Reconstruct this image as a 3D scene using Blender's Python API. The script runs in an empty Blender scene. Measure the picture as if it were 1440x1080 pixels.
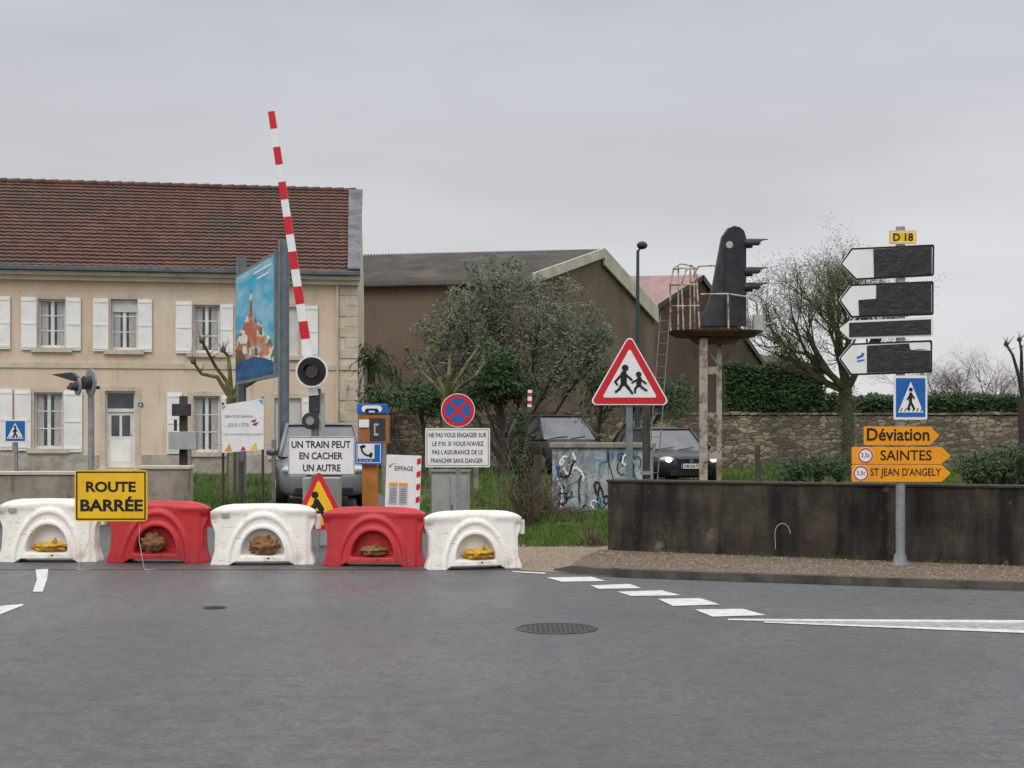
import bpy,bmesh,math,random
from mathutils import Vector,Matrix,noise
R=random.Random(7)
F=2000.;H=616.;CH=1.6
PI=math.pi
C=bpy.context.scene.collection
def X(px,Y): return (px-720)/F*Y
def Z(py,Y): return CH+(H-py)/F*Y
def gz(y):
    if y<20: return 0
    if y<30: return .35*(y-20)/10
    if y<48: return .35+.25*(y-30)/18
    return .6
def ss(a,b,x):
    t=min(1,max(0,(x-a)/(b-a))); return t*t*(3-2*t)
# ---------------------------------------------------------------- materials
def mat(name,c1,c2=None,sc=3,lo=.4,hi=.65,rough=.8,bump=0,bsc=40,metal=0,stretch=(1,1,1),c3=None,sc3=1,lo3=.5,hi3=.7,st3=(1,1,1),spec=.3,emit=0,c4=None,sc4=1,lo4=.5,hi4=.7,st4=(1,1,1),rvar=0,c5=None,sc5=1,lo5=.5,hi5=.7,st5=(1,1,1)):
    m=bpy.data.materials.new(name); m.use_nodes=True; nt=m.node_tree; N=nt.nodes; L=nt.links
    b=N['Principled BSDF']; b.inputs['Roughness'].default_value=rough; b.inputs['Metallic'].default_value=metal
    b.inputs['Specular IOR Level'].default_value=spec
    tc=N.new('ShaderNodeTexCoord')
    def nz(scale,st,det=6):
        mp=N.new('ShaderNodeMapping'); mp.inputs['Scale'].default_value=st
        L.new(tc.outputs['Object'],mp.inputs['Vector'])
        n=N.new('ShaderNodeTexNoise'); n.inputs['Scale'].default_value=scale; n.inputs['Detail'].default_value=det
        n.inputs['Roughness'].default_value=.65
        L.new(mp.outputs[0],n.inputs['Vector']); return n.outputs['Fac']
    def rng(fac,a,z):
        r=N.new('ShaderNodeMapRange'); r.inputs['From Min'].default_value=a; r.inputs['From Max'].default_value=z
        L.new(fac,r.inputs['Value']); return r.outputs[0]
    def mix(fac,a,bb):
        x=N.new('ShaderNodeMix'); x.data_type='RGBA'; L.new(fac,x.inputs[0])
        if isinstance(a,tuple): x.inputs[6].default_value=(*a,1)
        else: L.new(a,x.inputs[6])
        x.inputs[7].default_value=(*bb,1); return x.outputs[2]
    if c2 is None: c2=tuple(v*.8 for v in c1)
    col=mix(rng(nz(sc,stretch),lo,hi),c1,c2)
    if c3: col=mix(rng(nz(sc3,st3),lo3,hi3),col,c3)
    if c4: col=mix(rng(nz(sc4,st4),lo4,hi4),col,c4)
    if c5: col=mix(rng(nz(sc5,st5),lo5,hi5),col,c5)
    L.new(col,b.inputs['Base Color'])
    if rvar:
        r=N.new('ShaderNodeMapRange'); r.inputs['From Min'].default_value=.35; r.inputs['From Max'].default_value=.65; r.inputs['To Min'].default_value=rough-rvar; r.inputs['To Max'].default_value=rough+rvar
        L.new(nz(.5,(1,.6,1)),r.inputs['Value']); L.new(r.outputs[0],b.inputs['Roughness'])
    if bump:
        bn=N.new('ShaderNodeBump'); bn.inputs['Strength'].default_value=bump; bn.inputs['Distance'].default_value=.02
        L.new(nz(bsc,(1,1,1),4),bn.inputs['Height']); L.new(bn.outputs[0],b.inputs['Normal'])
    if emit:
        b.inputs['Emission Color'].default_value=(*c1,1); b.inputs['Emission Strength'].default_value=emit
    return m
M={}
M['asphalt']=mat('asphalt',(.066,.066,.068),(.135,.134,.132),sc=22,lo=.36,hi=.62,rough=.42,bump=1.0,bsc=38,c3=(.05,.05,.053),sc3=6,lo3=.45,hi3=.72,spec=.45,c4=(.3,.295,.285),sc4=30,lo4=.655,hi4=.69,rvar=.15,c5=(.052,.052,.056),sc5=.22,lo5=.4,hi5=.72,st5=(1,.5,1))
M['earth']=mat('earth',(.05,.075,.022),(.09,.075,.045),sc=1.2,bump=.5,bsc=20,rough=.95)
M['gravel']=mat('gravel',(.32,.25,.18),(.13,.1,.07),sc=28,lo=.42,hi=.6,bump=1,bsc=40,rough=.95,c3=(.42,.37,.3),sc3=60,lo3=.6,hi3=.68)
M['pave']=mat('pave',(.2,.15,.11),(.08,.06,.045),sc=20,lo=.4,hi=.62,bump=1,bsc=40,rough=.95,c3=(.33,.29,.23),sc3=55,lo3=.6,hi3=.68)
M['kerb']=mat('kerb',(.085,.075,.065),(.035,.032,.028),sc=4,bump=.4)
M['paint']=mat('paint',(.6,.6,.6),(.36,.36,.36),sc=9,lo=.45,hi=.75,rough=.6,c3=(.1,.1,.1),sc3=45,lo3=.56,hi3=.68)
M['paintworn']=mat('paintworn',(.36,.36,.36),(.2,.2,.2),sc=14,lo=.4,hi=.6)
M['iron']=mat('iron',(.05,.045,.042),(.03,.028,.026),sc=40,rough=.5,bump=.6,bsc=60)
M['plw']=mat('plw',(.84,.81,.76),(.7,.65,.56),sc=4,lo=.45,hi=.8,rough=.45,c3=(.42,.36,.27),sc3=3.2,lo3=.54,hi3=.82,spec=.4,c4=(.3,.25,.18),sc4=22,lo4=.61,hi4=.74,c5=(.25,.2,.14),sc5=9,lo5=.64,hi5=.72,st5=(.4,1,3))
M['plr']=mat('plr',(.52,.022,.03),(.4,.02,.026),sc=4,rough=.45,c3=(.3,.05,.05),sc3=3,lo3=.54,hi3=.8,spec=.4,c4=(.5,.2,.18),sc4=20,lo4=.63,hi4=.76,c5=(.2,.03,.03),sc5=9,lo5=.62,hi5=.72,st5=(.4,1,3))
M['bagy']=mat('bagy',(.66,.4,.05),(.4,.22,.03),sc=9,bump=1,bsc=18)
M['bagb']=mat('bagb',(.28,.14,.06),(.15,.075,.035),sc=9,bump=1,bsc=18)
M['white']=mat('white',(.78,.78,.76),(.66,.66,.63),sc=6,lo=.45,hi=.8,rough=.45)
M['black']=mat('black',(.012,.012,.013),(.02,.02,.02),sc=8,rough=.5)
M['letter']=mat('letter',(.015,.015,.017),rough=.5)
M['tape']=mat('tape',(.013,.013,.015),(.03,.03,.033),sc=8,rough=.36,bump=1.0,bsc=9,stretch=(1,1,3),spec=.5)
M['red']=mat('red',(.6,.02,.03),(.5,.02,.03),sc=5,rough=.4)
M['blue']=mat('blue',(.012,.13,.42),(.012,.11,.36),sc=4,rough=.4)
M['yellow']=mat('yellow',(.86,.52,.02),(.76,.45,.02),sc=4,rough=.45)
M['orange']=mat('orange',(.84,.33,.012),(.74,.28,.012),sc=4,rough=.45)
M['galv']=mat('galv',(.3,.31,.32),(.2,.21,.22),sc=8,rough=.5,metal=.3)
M['wire']=mat('wire',(.16,.16,.155),(.1,.1,.1),sc=8,rough=.6)
M['steelblue']=mat('steelblue',(.18,.21,.225),(.13,.15,.16),sc=5,rough=.55)
M['darkmetal']=mat('darkmetal',(.03,.034,.036),(.05,.05,.05),sc=10,rough=.5)
M['greenpost']=mat('greenpost',(.03,.07,.06),rough=.5)
M['sigblack']=mat('sigblack',(.018,.019,.022),(.04,.04,.044),sc=3,rough=.5)
M['siggrey']=mat('siggrey',(.055,.06,.068),(.03,.032,.036),sc=3,rough=.6)
M['rust']=mat('rust',(.4,.37,.31),(.24,.15,.1),sc=3.5,lo=.48,hi=.6,rough=.85,bump=.5,c3=(.3,.26,.21),sc3=1.5,c4=(.1,.05,.035),sc4=7,lo4=.58,hi4=.64)
M['rustd']=mat('rustd',(.13,.065,.04),(.05,.037,.03),sc=4,rough=.85,bump=.4)
M['rail']=mat('rail',(.5,.44,.36),(.2,.1,.06),sc=5,lo=.46,hi=.6)
M['darkwall']=mat('darkwall',(.042,.033,.027),(.08,.066,.052),sc=2.2,lo=.4,hi=.68,rough=.85,bump=.7,bsc=12,c3=(.014,.0125,.011),sc3=2.4,lo3=.43,hi3=.62,st3=(1.5,1.5,.25),c4=(.2,.175,.14),sc4=1.7,lo4=.62,hi4=.76,st4=(1.3,1.3,1),c5=(.12,.1,.08),sc5=14,lo5=.62,hi5=.72)
M['coping']=mat('coping',(.06,.055,.042),(.03,.028,.024),sc=4,bump=.5)
M['concrete']=mat('concrete',(.34,.29,.24),(.22,.19,.15),sc=2,c3=(.12,.105,.085),sc3=1.5,bump=.3,c4=(.1,.09,.07),sc4=3,lo4=.55,hi4=.75,st4=(1.5,1.5,.25))
M['stucco']=mat('stucco',(.68,.53,.405),(.57,.435,.33),sc=1.1,lo=.4,hi=.75,rough=.9,c3=(.7,.6,.49),sc3=.7,lo3=.46,hi3=.68,st3=(1,1,.5),bump=.2,c4=(.33,.265,.205),sc4=1.6,lo4=.57,hi4=.8,st4=(1.6,1.6,.22),c5=(.44,.355,.28),sc5=4,lo5=.6,hi5=.75)
M['stone']=mat('stone',(.6,.53,.42),(.44,.37,.28),sc=2.2,lo=.4,hi=.75,rough=.9,bump=.3,c3=(.22,.19,.15),sc3=1.3,lo3=.57,hi3=.8)
M['plinth']=mat('plinth',(.46,.43,.38),(.3,.27,.22),sc=2,c3=(.2,.18,.14),sc3=3,lo3=.55,hi3=.75)
M['verge']=mat('verge',(.17,.18,.185),(.09,.095,.1),sc=2)
M['zinc']=mat('zinc',(.12,.14,.16),(.08,.09,.1),sc=2,rough=.5)
M['shutter']=mat('shutter',(.84,.83,.81),(.74,.73,.71),sc=3,rough=.6,c3=(.55,.54,.5),sc3=2,lo3=.6,hi3=.9)
M['frame']=mat('frame',(.76,.75,.73),rough=.5)
M['roller']=mat('roller',(.66,.65,.63),(.54,.54,.53),sc=3)
M['glass']=mat('glass',(.02,.025,.03),(.06,.07,.08),sc=2,rough=.08,spec=.8)
M['carglass']=mat('carglass',(.05,.055,.06),(.11,.12,.125),sc=1.5,rough=.07,spec=.9)
M['curtain']=mat('curtain',(.5,.5,.5),(.35,.35,.35),sc=6,stretch=(4,1,.4))
M['render']=mat('render',(.17,.125,.09),(.115,.085,.062),sc=.5,rough=.95,c3=(.075,.055,.043),sc3=.35,st3=(1,1,.35),lo3=.5,hi3=.75)
M['render2']=mat('render2',(.1,.07,.05),(.06,.045,.035),sc=.5,rough=.95)
M['cream']=mat('cream',(.52,.49,.38),(.36,.34,.26),sc=1)
M['corr']=mat('corr',(.125,.113,.1),(.08,.07,.062),sc=.8,rough=.9,c3=(.18,.16,.14),sc3=.5)
M['pinkroof']=mat('pinkroof',(.3,.19,.18),(.22,.15,.145),sc=.8,c3=(.38,.25,.23),sc3=2)
M['moss']=mat('moss',(.1,.1,.05),(.06,.05,.035),sc=1.2)
M['bark']=mat('bark',(.11,.095,.06),(.05,.045,.03),sc=8,rough=.95,bump=.6,c3=(.11,.125,.04),sc3=3)
M['barkd']=mat('barkd',(.06,.05,.042),(.035,.03,.026),sc=6,rough=.95)
M['mossbark']=mat('mossbark',(.15,.15,.06),(.08,.075,.04),sc=6,rough=.95,bump=.6)
M['twig']=mat('twig',(.11,.105,.06),(.07,.06,.042),sc=3,rough=.95)
M['twigr']=mat('twigr',(.14,.1,.085),(.1,.075,.062),sc=3,rough=.95)
M['olive']=mat('olive',(.145,.165,.11),(.07,.085,.052),sc=.9,lo=.4,hi=.62,rough=.65,c3=(.22,.24,.185),sc3=4,lo3=.5,hi3=.7)
M['ivy']=mat('ivy',(.12,.13,.06),(.07,.075,.035),sc=2)
M['dleaf']=mat('dleaf',(.025,.05,.018),(.045,.085,.026),sc=1.6,lo=.38,hi=.65,rough=.65)
M['hedge']=mat('hedge',(.022,.046,.017),(.042,.08,.026),sc=1,lo=.4,hi=.65,rough=.75)
M['yleaf']=mat('yleaf',(.09,.1,.035),(.1,.075,.04),sc=3)
M['grass']=mat('grass',(.065,.135,.022),(.12,.17,.035),sc=1.1,lo=.4,hi=.65,rough=.8,c3=(.15,.13,.06),sc3=.6,lo3=.55,hi3=.75)
M['dry']=mat('dry',(.13,.095,.065),(.07,.052,.038),sc=5)
M['wood']=mat('wood',(.08,.068,.056),(.035,.03,.026),sc=5,stretch=(3,3,.4),bump=.5)
M['phonewood']=mat('phonewood',(.38,.15,.05),(.25,.1,.04),sc=4,stretch=(3,3,.5))
M['orangepost']=mat('orangepost',(.52,.2,.04),(.36,.14,.04),sc=4)
M['cabgrey']=mat('cabgrey',(.42,.43,.41),(.32,.33,.31),sc=4,rough=.55)
M['graf']=mat('graf',(.38,.42,.43),(.14,.15,.155),sc=5,lo=.47,hi=.62,c3=(.2,.23,.27),sc3=2.2,lo3=.5,hi3=.6,rough=.8,stretch=(1.6,1.6,.5),c4=(.45,.46,.44),sc4=7,lo4=.58,hi4=.64)
M['tyre']=mat('tyre',(.02,.02,.02),rough=.9)
M['rim']=mat('rim',(.3,.3,.32),rough=.35,metal=.7)
M['cargrey']=mat('cargrey',(.2,.205,.21),(.17,.175,.18),sc=3,rough=.3,metal=.4,spec=.5)
M['carblack']=mat('carblack',(.012,.0125,.015),(.018,.018,.02),sc=3,rough=.3,spec=.3)
M['cardark']=mat('cardark',(.05,.044,.046),(.062,.056,.056),sc=3,rough=.32,spec=.4)
M['lampoff']=mat('lampoff',(.5,.52,.54),(.3,.32,.34),sc=30,rough=.15,spec=.8)
M['lampon']=mat('lampon',(1,.95,.82),(1,.93,.78),rough=.2,emit=3)
M['redlens']=mat('redlens',(.06,.008,.008),(.03,.005,.005),sc=20,rough=.15,spec=.8)
M['sea']=mat('sea',(.02,.12,.28),(.015,.05,.14),sc=2,stretch=(.5,1,3))
M['skyb']=mat('skyb',(.05,.36,.56),(.42,.58,.66),sc=.9,stretch=(.35,1,1.6),lo=.44,hi=.68)
M['pgreen']=mat('pgreen',(.03,.09,.03),(.2,.11,.08),sc=1.5,stretch=(.5,1,1.5))
def ramp_voronoi(name,scale,stops,dist=.0):
    m=bpy.data.materials.new(name); m.use_nodes=True; nt=m.node_tree;N=nt.nodes;L=nt.links
    b=N['Principled BSDF']; b.inputs['Roughness'].default_value=.5
    tc=N.new('ShaderNodeTexCoord'); mp=N.new('ShaderNodeMapping'); mp.inputs['Scale'].default_value=scale
    nd=N.new('ShaderNodeTexNoise'); nd.inputs['Scale'].default_value=3; L.new(tc.outputs['Object'],nd.inputs['Vector'])
    va=N.new('ShaderNodeVectorMath'); va.operation='MULTIPLY_ADD'; L.new(nd.outputs['Color'],va.inputs[0]); va.inputs[1].default_value=(dist,dist,dist); L.new(tc.outputs['Object'],va.inputs[2])
    L.new(va.outputs[0],mp.inputs['Vector'])
    v=N.new('ShaderNodeTexVoronoi'); v.distance='CHEBYCHEV'; v.inputs['Scale'].default_value=1; L.new(mp.outputs[0],v.inputs['Vector'])
    s=N.new('ShaderNodeSeparateColor'); L.new(v.outputs['Color'],s.inputs[0])
    r=N.new('ShaderNodeValToRGB'); r.color_ramp.interpolation='CONSTANT'; e=r.color_ramp.elements
    e[0].position=0; e[0].color=(*stops[0],1); e[1].position=1; e[1].color=(*stops[-1],1)
    for i,c in enumerate(stops[1:]): x=e.new((i+1)/len(stops)); x.color=(*c,1)
    L.new(s.outputs[0],r.inputs[0]); L.new(r.outputs[0],b.inputs['Base Color']); return m
M['town']=ramp_voronoi('town',(2.2,1,7),[(.72,.66,.58),(.45,.09,.04),(.6,.5,.42),(.55,.2,.1),(.75,.72,.68),(.06,.12,.05),(.35,.3,.3),(.5,.12,.06)],.15)
def tile_mat():
    m=bpy.data.materials.new('tiles'); m.use_nodes=True; nt=m.node_tree;N=nt.nodes;L=nt.links
    b=N['Principled BSDF']; b.inputs['Roughness'].default_value=.85
    tc=N.new('ShaderNodeTexCoord'); mp=N.new('ShaderNodeMapping'); mp.inputs['Scale'].default_value=(4.17,5.2,0)
    L.new(tc.outputs['Object'],mp.inputs['Vector'])
    v=N.new('ShaderNodeTexVoronoi'); v.inputs['Scale'].default_value=1; v.inputs['Randomness'].default_value=.15
    L.new(mp.outputs[0],v.inputs['Vector'])
    r=N.new('ShaderNodeValToRGB'); e=r.color_ramp.elements
    e[0].color=(.075,.035,.027,1); e[1].color=(.135,.058,.042,1); e[1].position=.95
    x=e.new(.5); x.color=(.1,.044,.032,1)
    s=N.new('ShaderNodeSeparateColor'); L.new(v.outputs['Color'],s.inputs[0]); L.new(s.outputs[0],r.inputs[0])
    n=N.new('ShaderNodeTexNoise'); n.inputs['Scale'].default_value=.55; n.inputs['Detail'].default_value=7; L.new(tc.outputs['Object'],n.inputs['Vector'])
    g=N.new('ShaderNodeMapRange'); g.inputs['From Min'].default_value=.45; g.inputs['From Max'].default_value=.68; g.inputs['To Max'].default_value=.85; L.new(n.outputs[0],g.inputs[0])
    mx=N.new('ShaderNodeMix'); mx.data_type='RGBA'; L.new(g.outputs[0],mx.inputs[0]); L.new(r.outputs[0],mx.inputs[6]); mx.inputs[7].default_value=(.062,.044,.034,1)
    L.new(mx.outputs[2],b.inputs['Base Color']); return m
M['tiles']=tile_mat()
def rubble():
    m=bpy.data.materials.new('rubble'); m.use_nodes=True; nt=m.node_tree;N=nt.nodes;L=nt.links
    b=N['Principled BSDF']; b.inputs['Roughness'].default_value=.9
    tc=N.new('ShaderNodeTexCoord'); mp=N.new('ShaderNodeMapping'); mp.inputs['Scale'].default_value=(3.6,3.6,7.5)
    nd=N.new('ShaderNodeTexNoise'); nd.inputs['Scale'].default_value=2; L.new(tc.outputs['Object'],nd.inputs['Vector'])
    va=N.new('ShaderNodeVectorMath'); va.operation='MULTIPLY_ADD'; L.new(nd.outputs['Color'],va.inputs[0]); va.inputs[1].default_value=(.25,.25,.2); L.new(tc.outputs['Object'],va.inputs[2])
    L.new(va.outputs[0],mp.inputs['Vector'])
    v=N.new('ShaderNodeTexVoronoi'); v.inputs['Scale'].default_value=1; L.new(mp.outputs[0],v.inputs['Vector'])
    w=N.new('ShaderNodeTexVoronoi'); w.feature='DISTANCE_TO_EDGE'; w.inputs['Scale'].default_value=1; L.new(mp.outputs[0],w.inputs['Vector'])
    s=N.new('ShaderNodeSeparateColor'); L.new(v.outputs['Color'],s.inputs[0])
    r=N.new('ShaderNodeValToRGB'); e=r.color_ramp.elements
    e[0].color=(.1,.085,.06,1); e[1].color=(.36,.3,.2,1); x=e.new(.5); x.color=(.2,.165,.115,1); L.new(s.outputs[0],r.inputs[0])
    g=N.new('ShaderNodeMapRange'); g.inputs['From Max'].default_value=.09; L.new(w.outputs['Distance'],g.inputs[0])
    mx=N.new('ShaderNodeMix'); mx.data_type='RGBA'; L.new(g.outputs[0],mx.inputs[0]); mx.inputs[6].default_value=(.07,.06,.045,1); L.new(r.outputs[0],mx.inputs[7])
    n=N.new('ShaderNodeTexNoise'); n.inputs['Scale'].default_value=.6; n.inputs['Detail'].default_value=6; L.new(tc.outputs['Object'],n.inputs['Vector'])
    g2=N.new('ShaderNodeMapRange'); g2.inputs['From Min'].default_value=.45; g2.inputs['From Max'].default_value=.7; g2.inputs['To Max'].default_value=.7; L.new(n.outputs[0],g2.inputs[0])
    m2=N.new('ShaderNodeMix'); m2.data_type='RGBA'; L.new(g2.outputs[0],m2.inputs[0]); L.new(mx.outputs[2],m2.inputs[6]); m2.inputs[7].default_value=(.075,.065,.055,1)
    L.new(m2.outputs[2],b.inputs['Base Color'])
    bn=N.new('ShaderNodeBump'); bn.inputs['Strength'].default_value=.7; bn.inputs['Distance'].default_value=.04; L.new(g.outputs[0],bn.inputs['Height']); L.new(bn.outputs[0],b.inputs['Normal'])
    return m
M['rubble']=rubble()
# ---------------------------------------------------------------- mesh builder
class MB:
    def __init__(s): s.v=[]; s.f=[]
    def add(s,vs,fs):
        o=len(s.v); s.v+=[tuple(v) for v in vs]; s.f+=[tuple(i+o for i in f) for f in fs]; return s
    def box(s,x0,x1,y0,y1,z0,z1,rot=None,c=None):
        vs=[Vector((x,y,z)) for x in (x0,x1) for y in (y0,y1) for z in (z0,z1)]
        if rot is not None:
            cc=Vector(c) if c else Vector(((x0+x1)/2,(y0+y1)/2,(z0+z1)/2)); vs=[rot@(v-cc)+cc for v in vs]
        return s.add(vs,[(0,1,3,2),(4,6,7,5),(0,4,5,1),(2,3,7,6),(0,2,6,4),(1,5,7,3)])
    def cyl(s,p0,p1,r0,r1=None,n=8,caps=True):
        p0=Vector(p0);p1=Vector(p1); r1=r0 if r1 is None else r1
        d=(p1-p0)
        if d.length<1e-6: return s
        d.normalize(); a=d.orthogonal().normalized(); b=d.cross(a)
        vs=[]
        for p,r in((p0,r0),(p1,r1)):
            for i in range(n):
                t=2*PI*i/n; vs.append(p+a*(r*math.cos(t))+b*(r*math.sin(t)))
        fs=[(i,(i+1)%n,n+(i+1)%n,n+i) for i in range(n)]
        if caps: fs+=[tuple(range(n))[::-1],tuple(range(n,2*n))]
        return s.add(vs,fs)
    def tube(s,pts,r,n=6):
        for i in range(len(pts)-1):
            ra=r[i] if isinstance(r,(list,tuple)) else r; rb=r[i+1] if isinstance(r,(list,tuple)) else r
            s.cyl(pts[i],pts[i+1],ra,rb,n)
        return s
    def prism(s,pts,y0,y1):
        n=len(pts); vs=[(p[0],y0,p[1]) for p in pts]+[(p[0],y1,p[1]) for p in pts]
        return s.add(vs,[tuple(range(n)),tuple(range(n,2*n))[::-1]]+[(i,n+i,n+(i+1)%n,(i+1)%n) for i in range(n)])
    def poly(s,pts): return s.add(pts,[tuple(range(len(pts)))])
    def ring(s,cx,cz,r0,r1,y0,y1,n=32):
        vs=[];fs=[]
        for i in range(n):
            t=2*PI*i/n; c,q=math.cos(t),math.sin(t)
            vs+=[(cx+r0*c,y0,cz+r0*q),(cx+r1*c,y0,cz+r1*q),(cx+r1*c,y1,cz+r1*q),(cx+r0*c,y1,cz+r0*q)]
        for i in range(n):
            a=4*i;b=4*((i+1)%n)
            for k in range(4): fs.append((a+k,a+(k+1)%4,b+(k+1)%4,b+k))
        return s.add(vs,fs)
    def disc(s,cx,cz,r,y0,y1,n=32):
        return s.prism([(cx+r*math.cos(2*PI*i/n),cz+r*math.sin(2*PI*i/n)) for i in range(n)],y0,y1)
    def stroke(s,x0,z0,x1,z1,w,y):
        a=math.atan2(z1-z0,x1-x0); h=w/2; pts=[]
        for k in range(7): t=a+PI/2+PI*k/6; pts.append((x0+h*math.cos(t),y,z0+h*math.sin(t)))
        for k in range(7): t=a-PI/2+PI*k/6; pts.append((x1+h*math.cos(t),y,z1+h*math.sin(t)))
        return s.poly(pts)
    def ball(s,c,r,sc=(1,1,1),nu=14,nv=9,jit=0,cr=0):
        vs=[];fs=[]
        for j in range(nv+1):
            ph=PI*j/nv
            for i in range(nu):
                t=2*PI*i/nu; d=Vector((math.sin(ph)*math.cos(t),math.sin(ph)*math.sin(t),math.cos(ph)))
                k=r*(1+jit*noise.noise(d*2.3+Vector(c)*3+Vector(sc)*9)+cr*abs(noise.noise(d*6+Vector(sc)*5)))
                vs.append((c[0]+d.x*k*sc[0],c[1]+d.y*k*sc[1],c[2]+d.z*k*sc[2]))
        for j in range(nv):
            for i in range(nu): fs.append((j*nu+i,j*nu+(i+1)%nu,(j+1)*nu+(i+1)%nu,(j+1)*nu+i))
        return s.add(vs,fs)
    def build(s,name,m,parent=None,smooth=False,bevel=0,fixn=True):
        me=bpy.data.meshes.new(name); me.from_pydata(s.v,[],s.f); 
        if fixn and len(s.f)<30000:
            bm=bmesh.new(); bm.from_mesh(me); bmesh.ops.recalc_face_normals(bm,faces=bm.faces); bm.to_mesh(me); bm.free()
        me.materials.append(M[m])
        if smooth:
            for p in me.polygons: p.use_smooth=True
        o=bpy.data.objects.new(name,me); C.objects.link(o)
        if parent is not None: o.parent=parent.o if isinstance(parent,T) else parent
        if bevel:
            b=o.modifiers.new('b','BEVEL'); b.width=bevel; b.segments=2; b.limit_method='ANGLE'
        return o
class T:
    def __init__(s,name,label,cat,px,Y,rot=0,group=None,z=None,x=None):
        s.o=bpy.data.objects.new(name,None); C.objects.link(s.o)
        s.px=px; s.Y=Y; s.z=gz(Y) if z is None else z; s.k=Y/F
        s.o.location=(X(px,Y) if x is None else x,Y,s.z); s.o.rotation_euler=(0,0,rot)
        s.o['label']=label; s.o['category']=cat; s.o.empty_display_size=.1
        if group: s.o['group']=group
    def f(s,px,py): return ((px-s.px)*s.k, Z(py,s.Y)-s.z)
    def rect(s,mb,x0,y0,x1,y1,d0,d1):
        a=s.f(x0,y1); b=s.f(x1,y0); mb.box(a[0],b[0],d0,d1,a[1],b[1]); return mb
    def pts(s,l): return [s.f(*p) for p in l]
def tag(o,label,cat,group=None,kind=None):
    if label: o['label']=label
    if cat: o['category']=cat
    if group: o['group']=group
    if kind: o['kind']=kind
    return o
def struct(o): o['kind']='structure'; return o
def text(s,m,parent,cx,cz,y,w,h,name='lettering',bold=.012,shear=0):
    cu=bpy.data.curves.new('t','FONT'); cu.body=s; cu.size=1; cu.offset=bold; cu.shear=shear; cu.resolution_u=3
    o=bpy.data.objects.new('t',cu); C.objects.link(o); bpy.context.view_layer.update()
    me=bpy.data.meshes.new_from_object(o.evaluated_get(bpy.context.evaluated_depsgraph_get())); bpy.data.objects.remove(o)
    xs=[v.co.x for v in me.vertices]; ys=[v.co.y for v in me.vertices]
    x0,x1,y0,y1=min(xs),max(xs),min(ys),max(ys)
    for v in me.vertices:
        a=(v.co.x-x0)/(x1-x0)-.5; b=(v.co.y-y0)/(y1-y0)-.5
        v.co=(cx+a*w,y,cz+b*h)
    me.materials.clear(); me.materials.append(M[m]); me.name=name
    q=bpy.data.objects.new(name,me); C.objects.link(q); q.parent=parent.o if isinstance(parent,T) else parent
    return q
def tpx(t,s,m,parent,x0,y0,x1,y1,y,bold=.012,name='lettering',shear=0):
    a=t.f(x0,y1); b=t.f(x1,y0); return text(s,m,parent,(a[0]+b[0])/2,(a[1]+b[1])/2,y,b[0]-a[0],b[1]-a[1],name,bold,shear)
def rpoly(pts,r,n=5):
    out=[]; N_=len(pts)
    for i in range(N_):
        p=Vector(pts[i]); a=(Vector(pts[i-1])-p).normalized(); b=(Vector(pts[(i+1)%N_])-p).normalized()
        ang=a.angle(b); d=r/math.tan(ang/2); c=p+(a+b).normalized()*(r/math.sin(ang/2))
        s0=p+a*d; s1=p+b*d; a0=math.atan2(*(s0-c).yx); a1=math.atan2(*(s1-c).yx)
        da=(a1-a0+PI)%(2*PI)-PI
        for k in range(n+1):
            t=a0+da*k/n; out.append((c.x+r*math.cos(t),c.y+r*math.sin(t)))
    return out
def gp(px,py,z=.006):
    Y=(CH-z)*F/(py-H); return (X(px,Y),Y,z)
# ---------------------------------------------------------------- world, light, camera
w=bpy.data.worlds.new('World'); bpy.context.scene.world=w; w.use_nodes=True
nt=w.node_tree;N=nt.nodes;L=nt.links; bg=N['Background']; out=N['World Output']
sky=N.new('ShaderNodeTexSky'); sky.sky_type='NISHITA'; sky.sun_disc=False; sky.sun_elevation=math.radians(48); sky.sun_rotation=math.radians(200)
L.new(sky.outputs[0],bg.inputs[0]); bg.inputs[1].default_value=.06
tc=N.new('ShaderNodeTexCoord'); sp=N.new('ShaderNodeSeparateXYZ'); L.new(tc.outputs['Generated'],sp.inputs[0])
rp=N.new('ShaderNodeValToRGB'); e=rp.color_ramp.elements
e[0].position=0; e[0].color=(.74,.735,.75,1); e[1].position=1; e[1].color=(2.1,2.12,2.18,1)
for p,c in((.12,(.71,.71,.735,1)),(.2,(.63,.64,.675,1)),(.3,(.56,.58,.625,1)),(.42,(.95,.97,1.02,1))):
    x=e.new(p); x.color=c
L.new(sp.outputs[2],rp.inputs[0])
mp=N.new('ShaderNodeMapping'); mp.inputs['Scale'].default_value=(1.2,1.2,5); mp.inputs['Rotation'].default_value=(.12,.1,.6); L.new(tc.outputs['Generated'],mp.inputs[0])
nz=N.new('ShaderNodeTexNoise'); nz.inputs['Scale'].default_value=1.9; nz.inputs['Detail'].default_value=6; nz.inputs['Roughness'].default_value=.5; L.new(mp.outputs[0],nz.inputs[0])
mr=N.new('ShaderNodeMapRange'); mr.inputs[1].default_value=.3; mr.inputs[2].default_value=.7; mr.inputs[3].default_value=.87; mr.inputs[4].default_value=1.12; L.new(nz.outputs[0],mr.inputs[0])
ml=N.new('ShaderNodeVectorMath'); ml.operation='SCALE'; L.new(rp.outputs[0],ml.inputs[0]); L.new(mr.outputs[0],ml.inputs['Scale'])
b2=N.new('ShaderNodeBackground'); L.new(ml.outputs[0],b2.inputs[0]); b2.inputs[1].default_value=1.0
ms=N.new('ShaderNodeMixShader'); ms.inputs[0].default_value=.94; L.new(bg.outputs[0],ms.inputs[1]); L.new(b2.outputs[0],ms.inputs[2]); L.new(ms.outputs[0],out.inputs[0])
sl=bpy.data.lights.new('sun','SUN'); sl.energy=1.0; sl.angle=math.radians(25); sl.color=(1,.95,.88)
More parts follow.
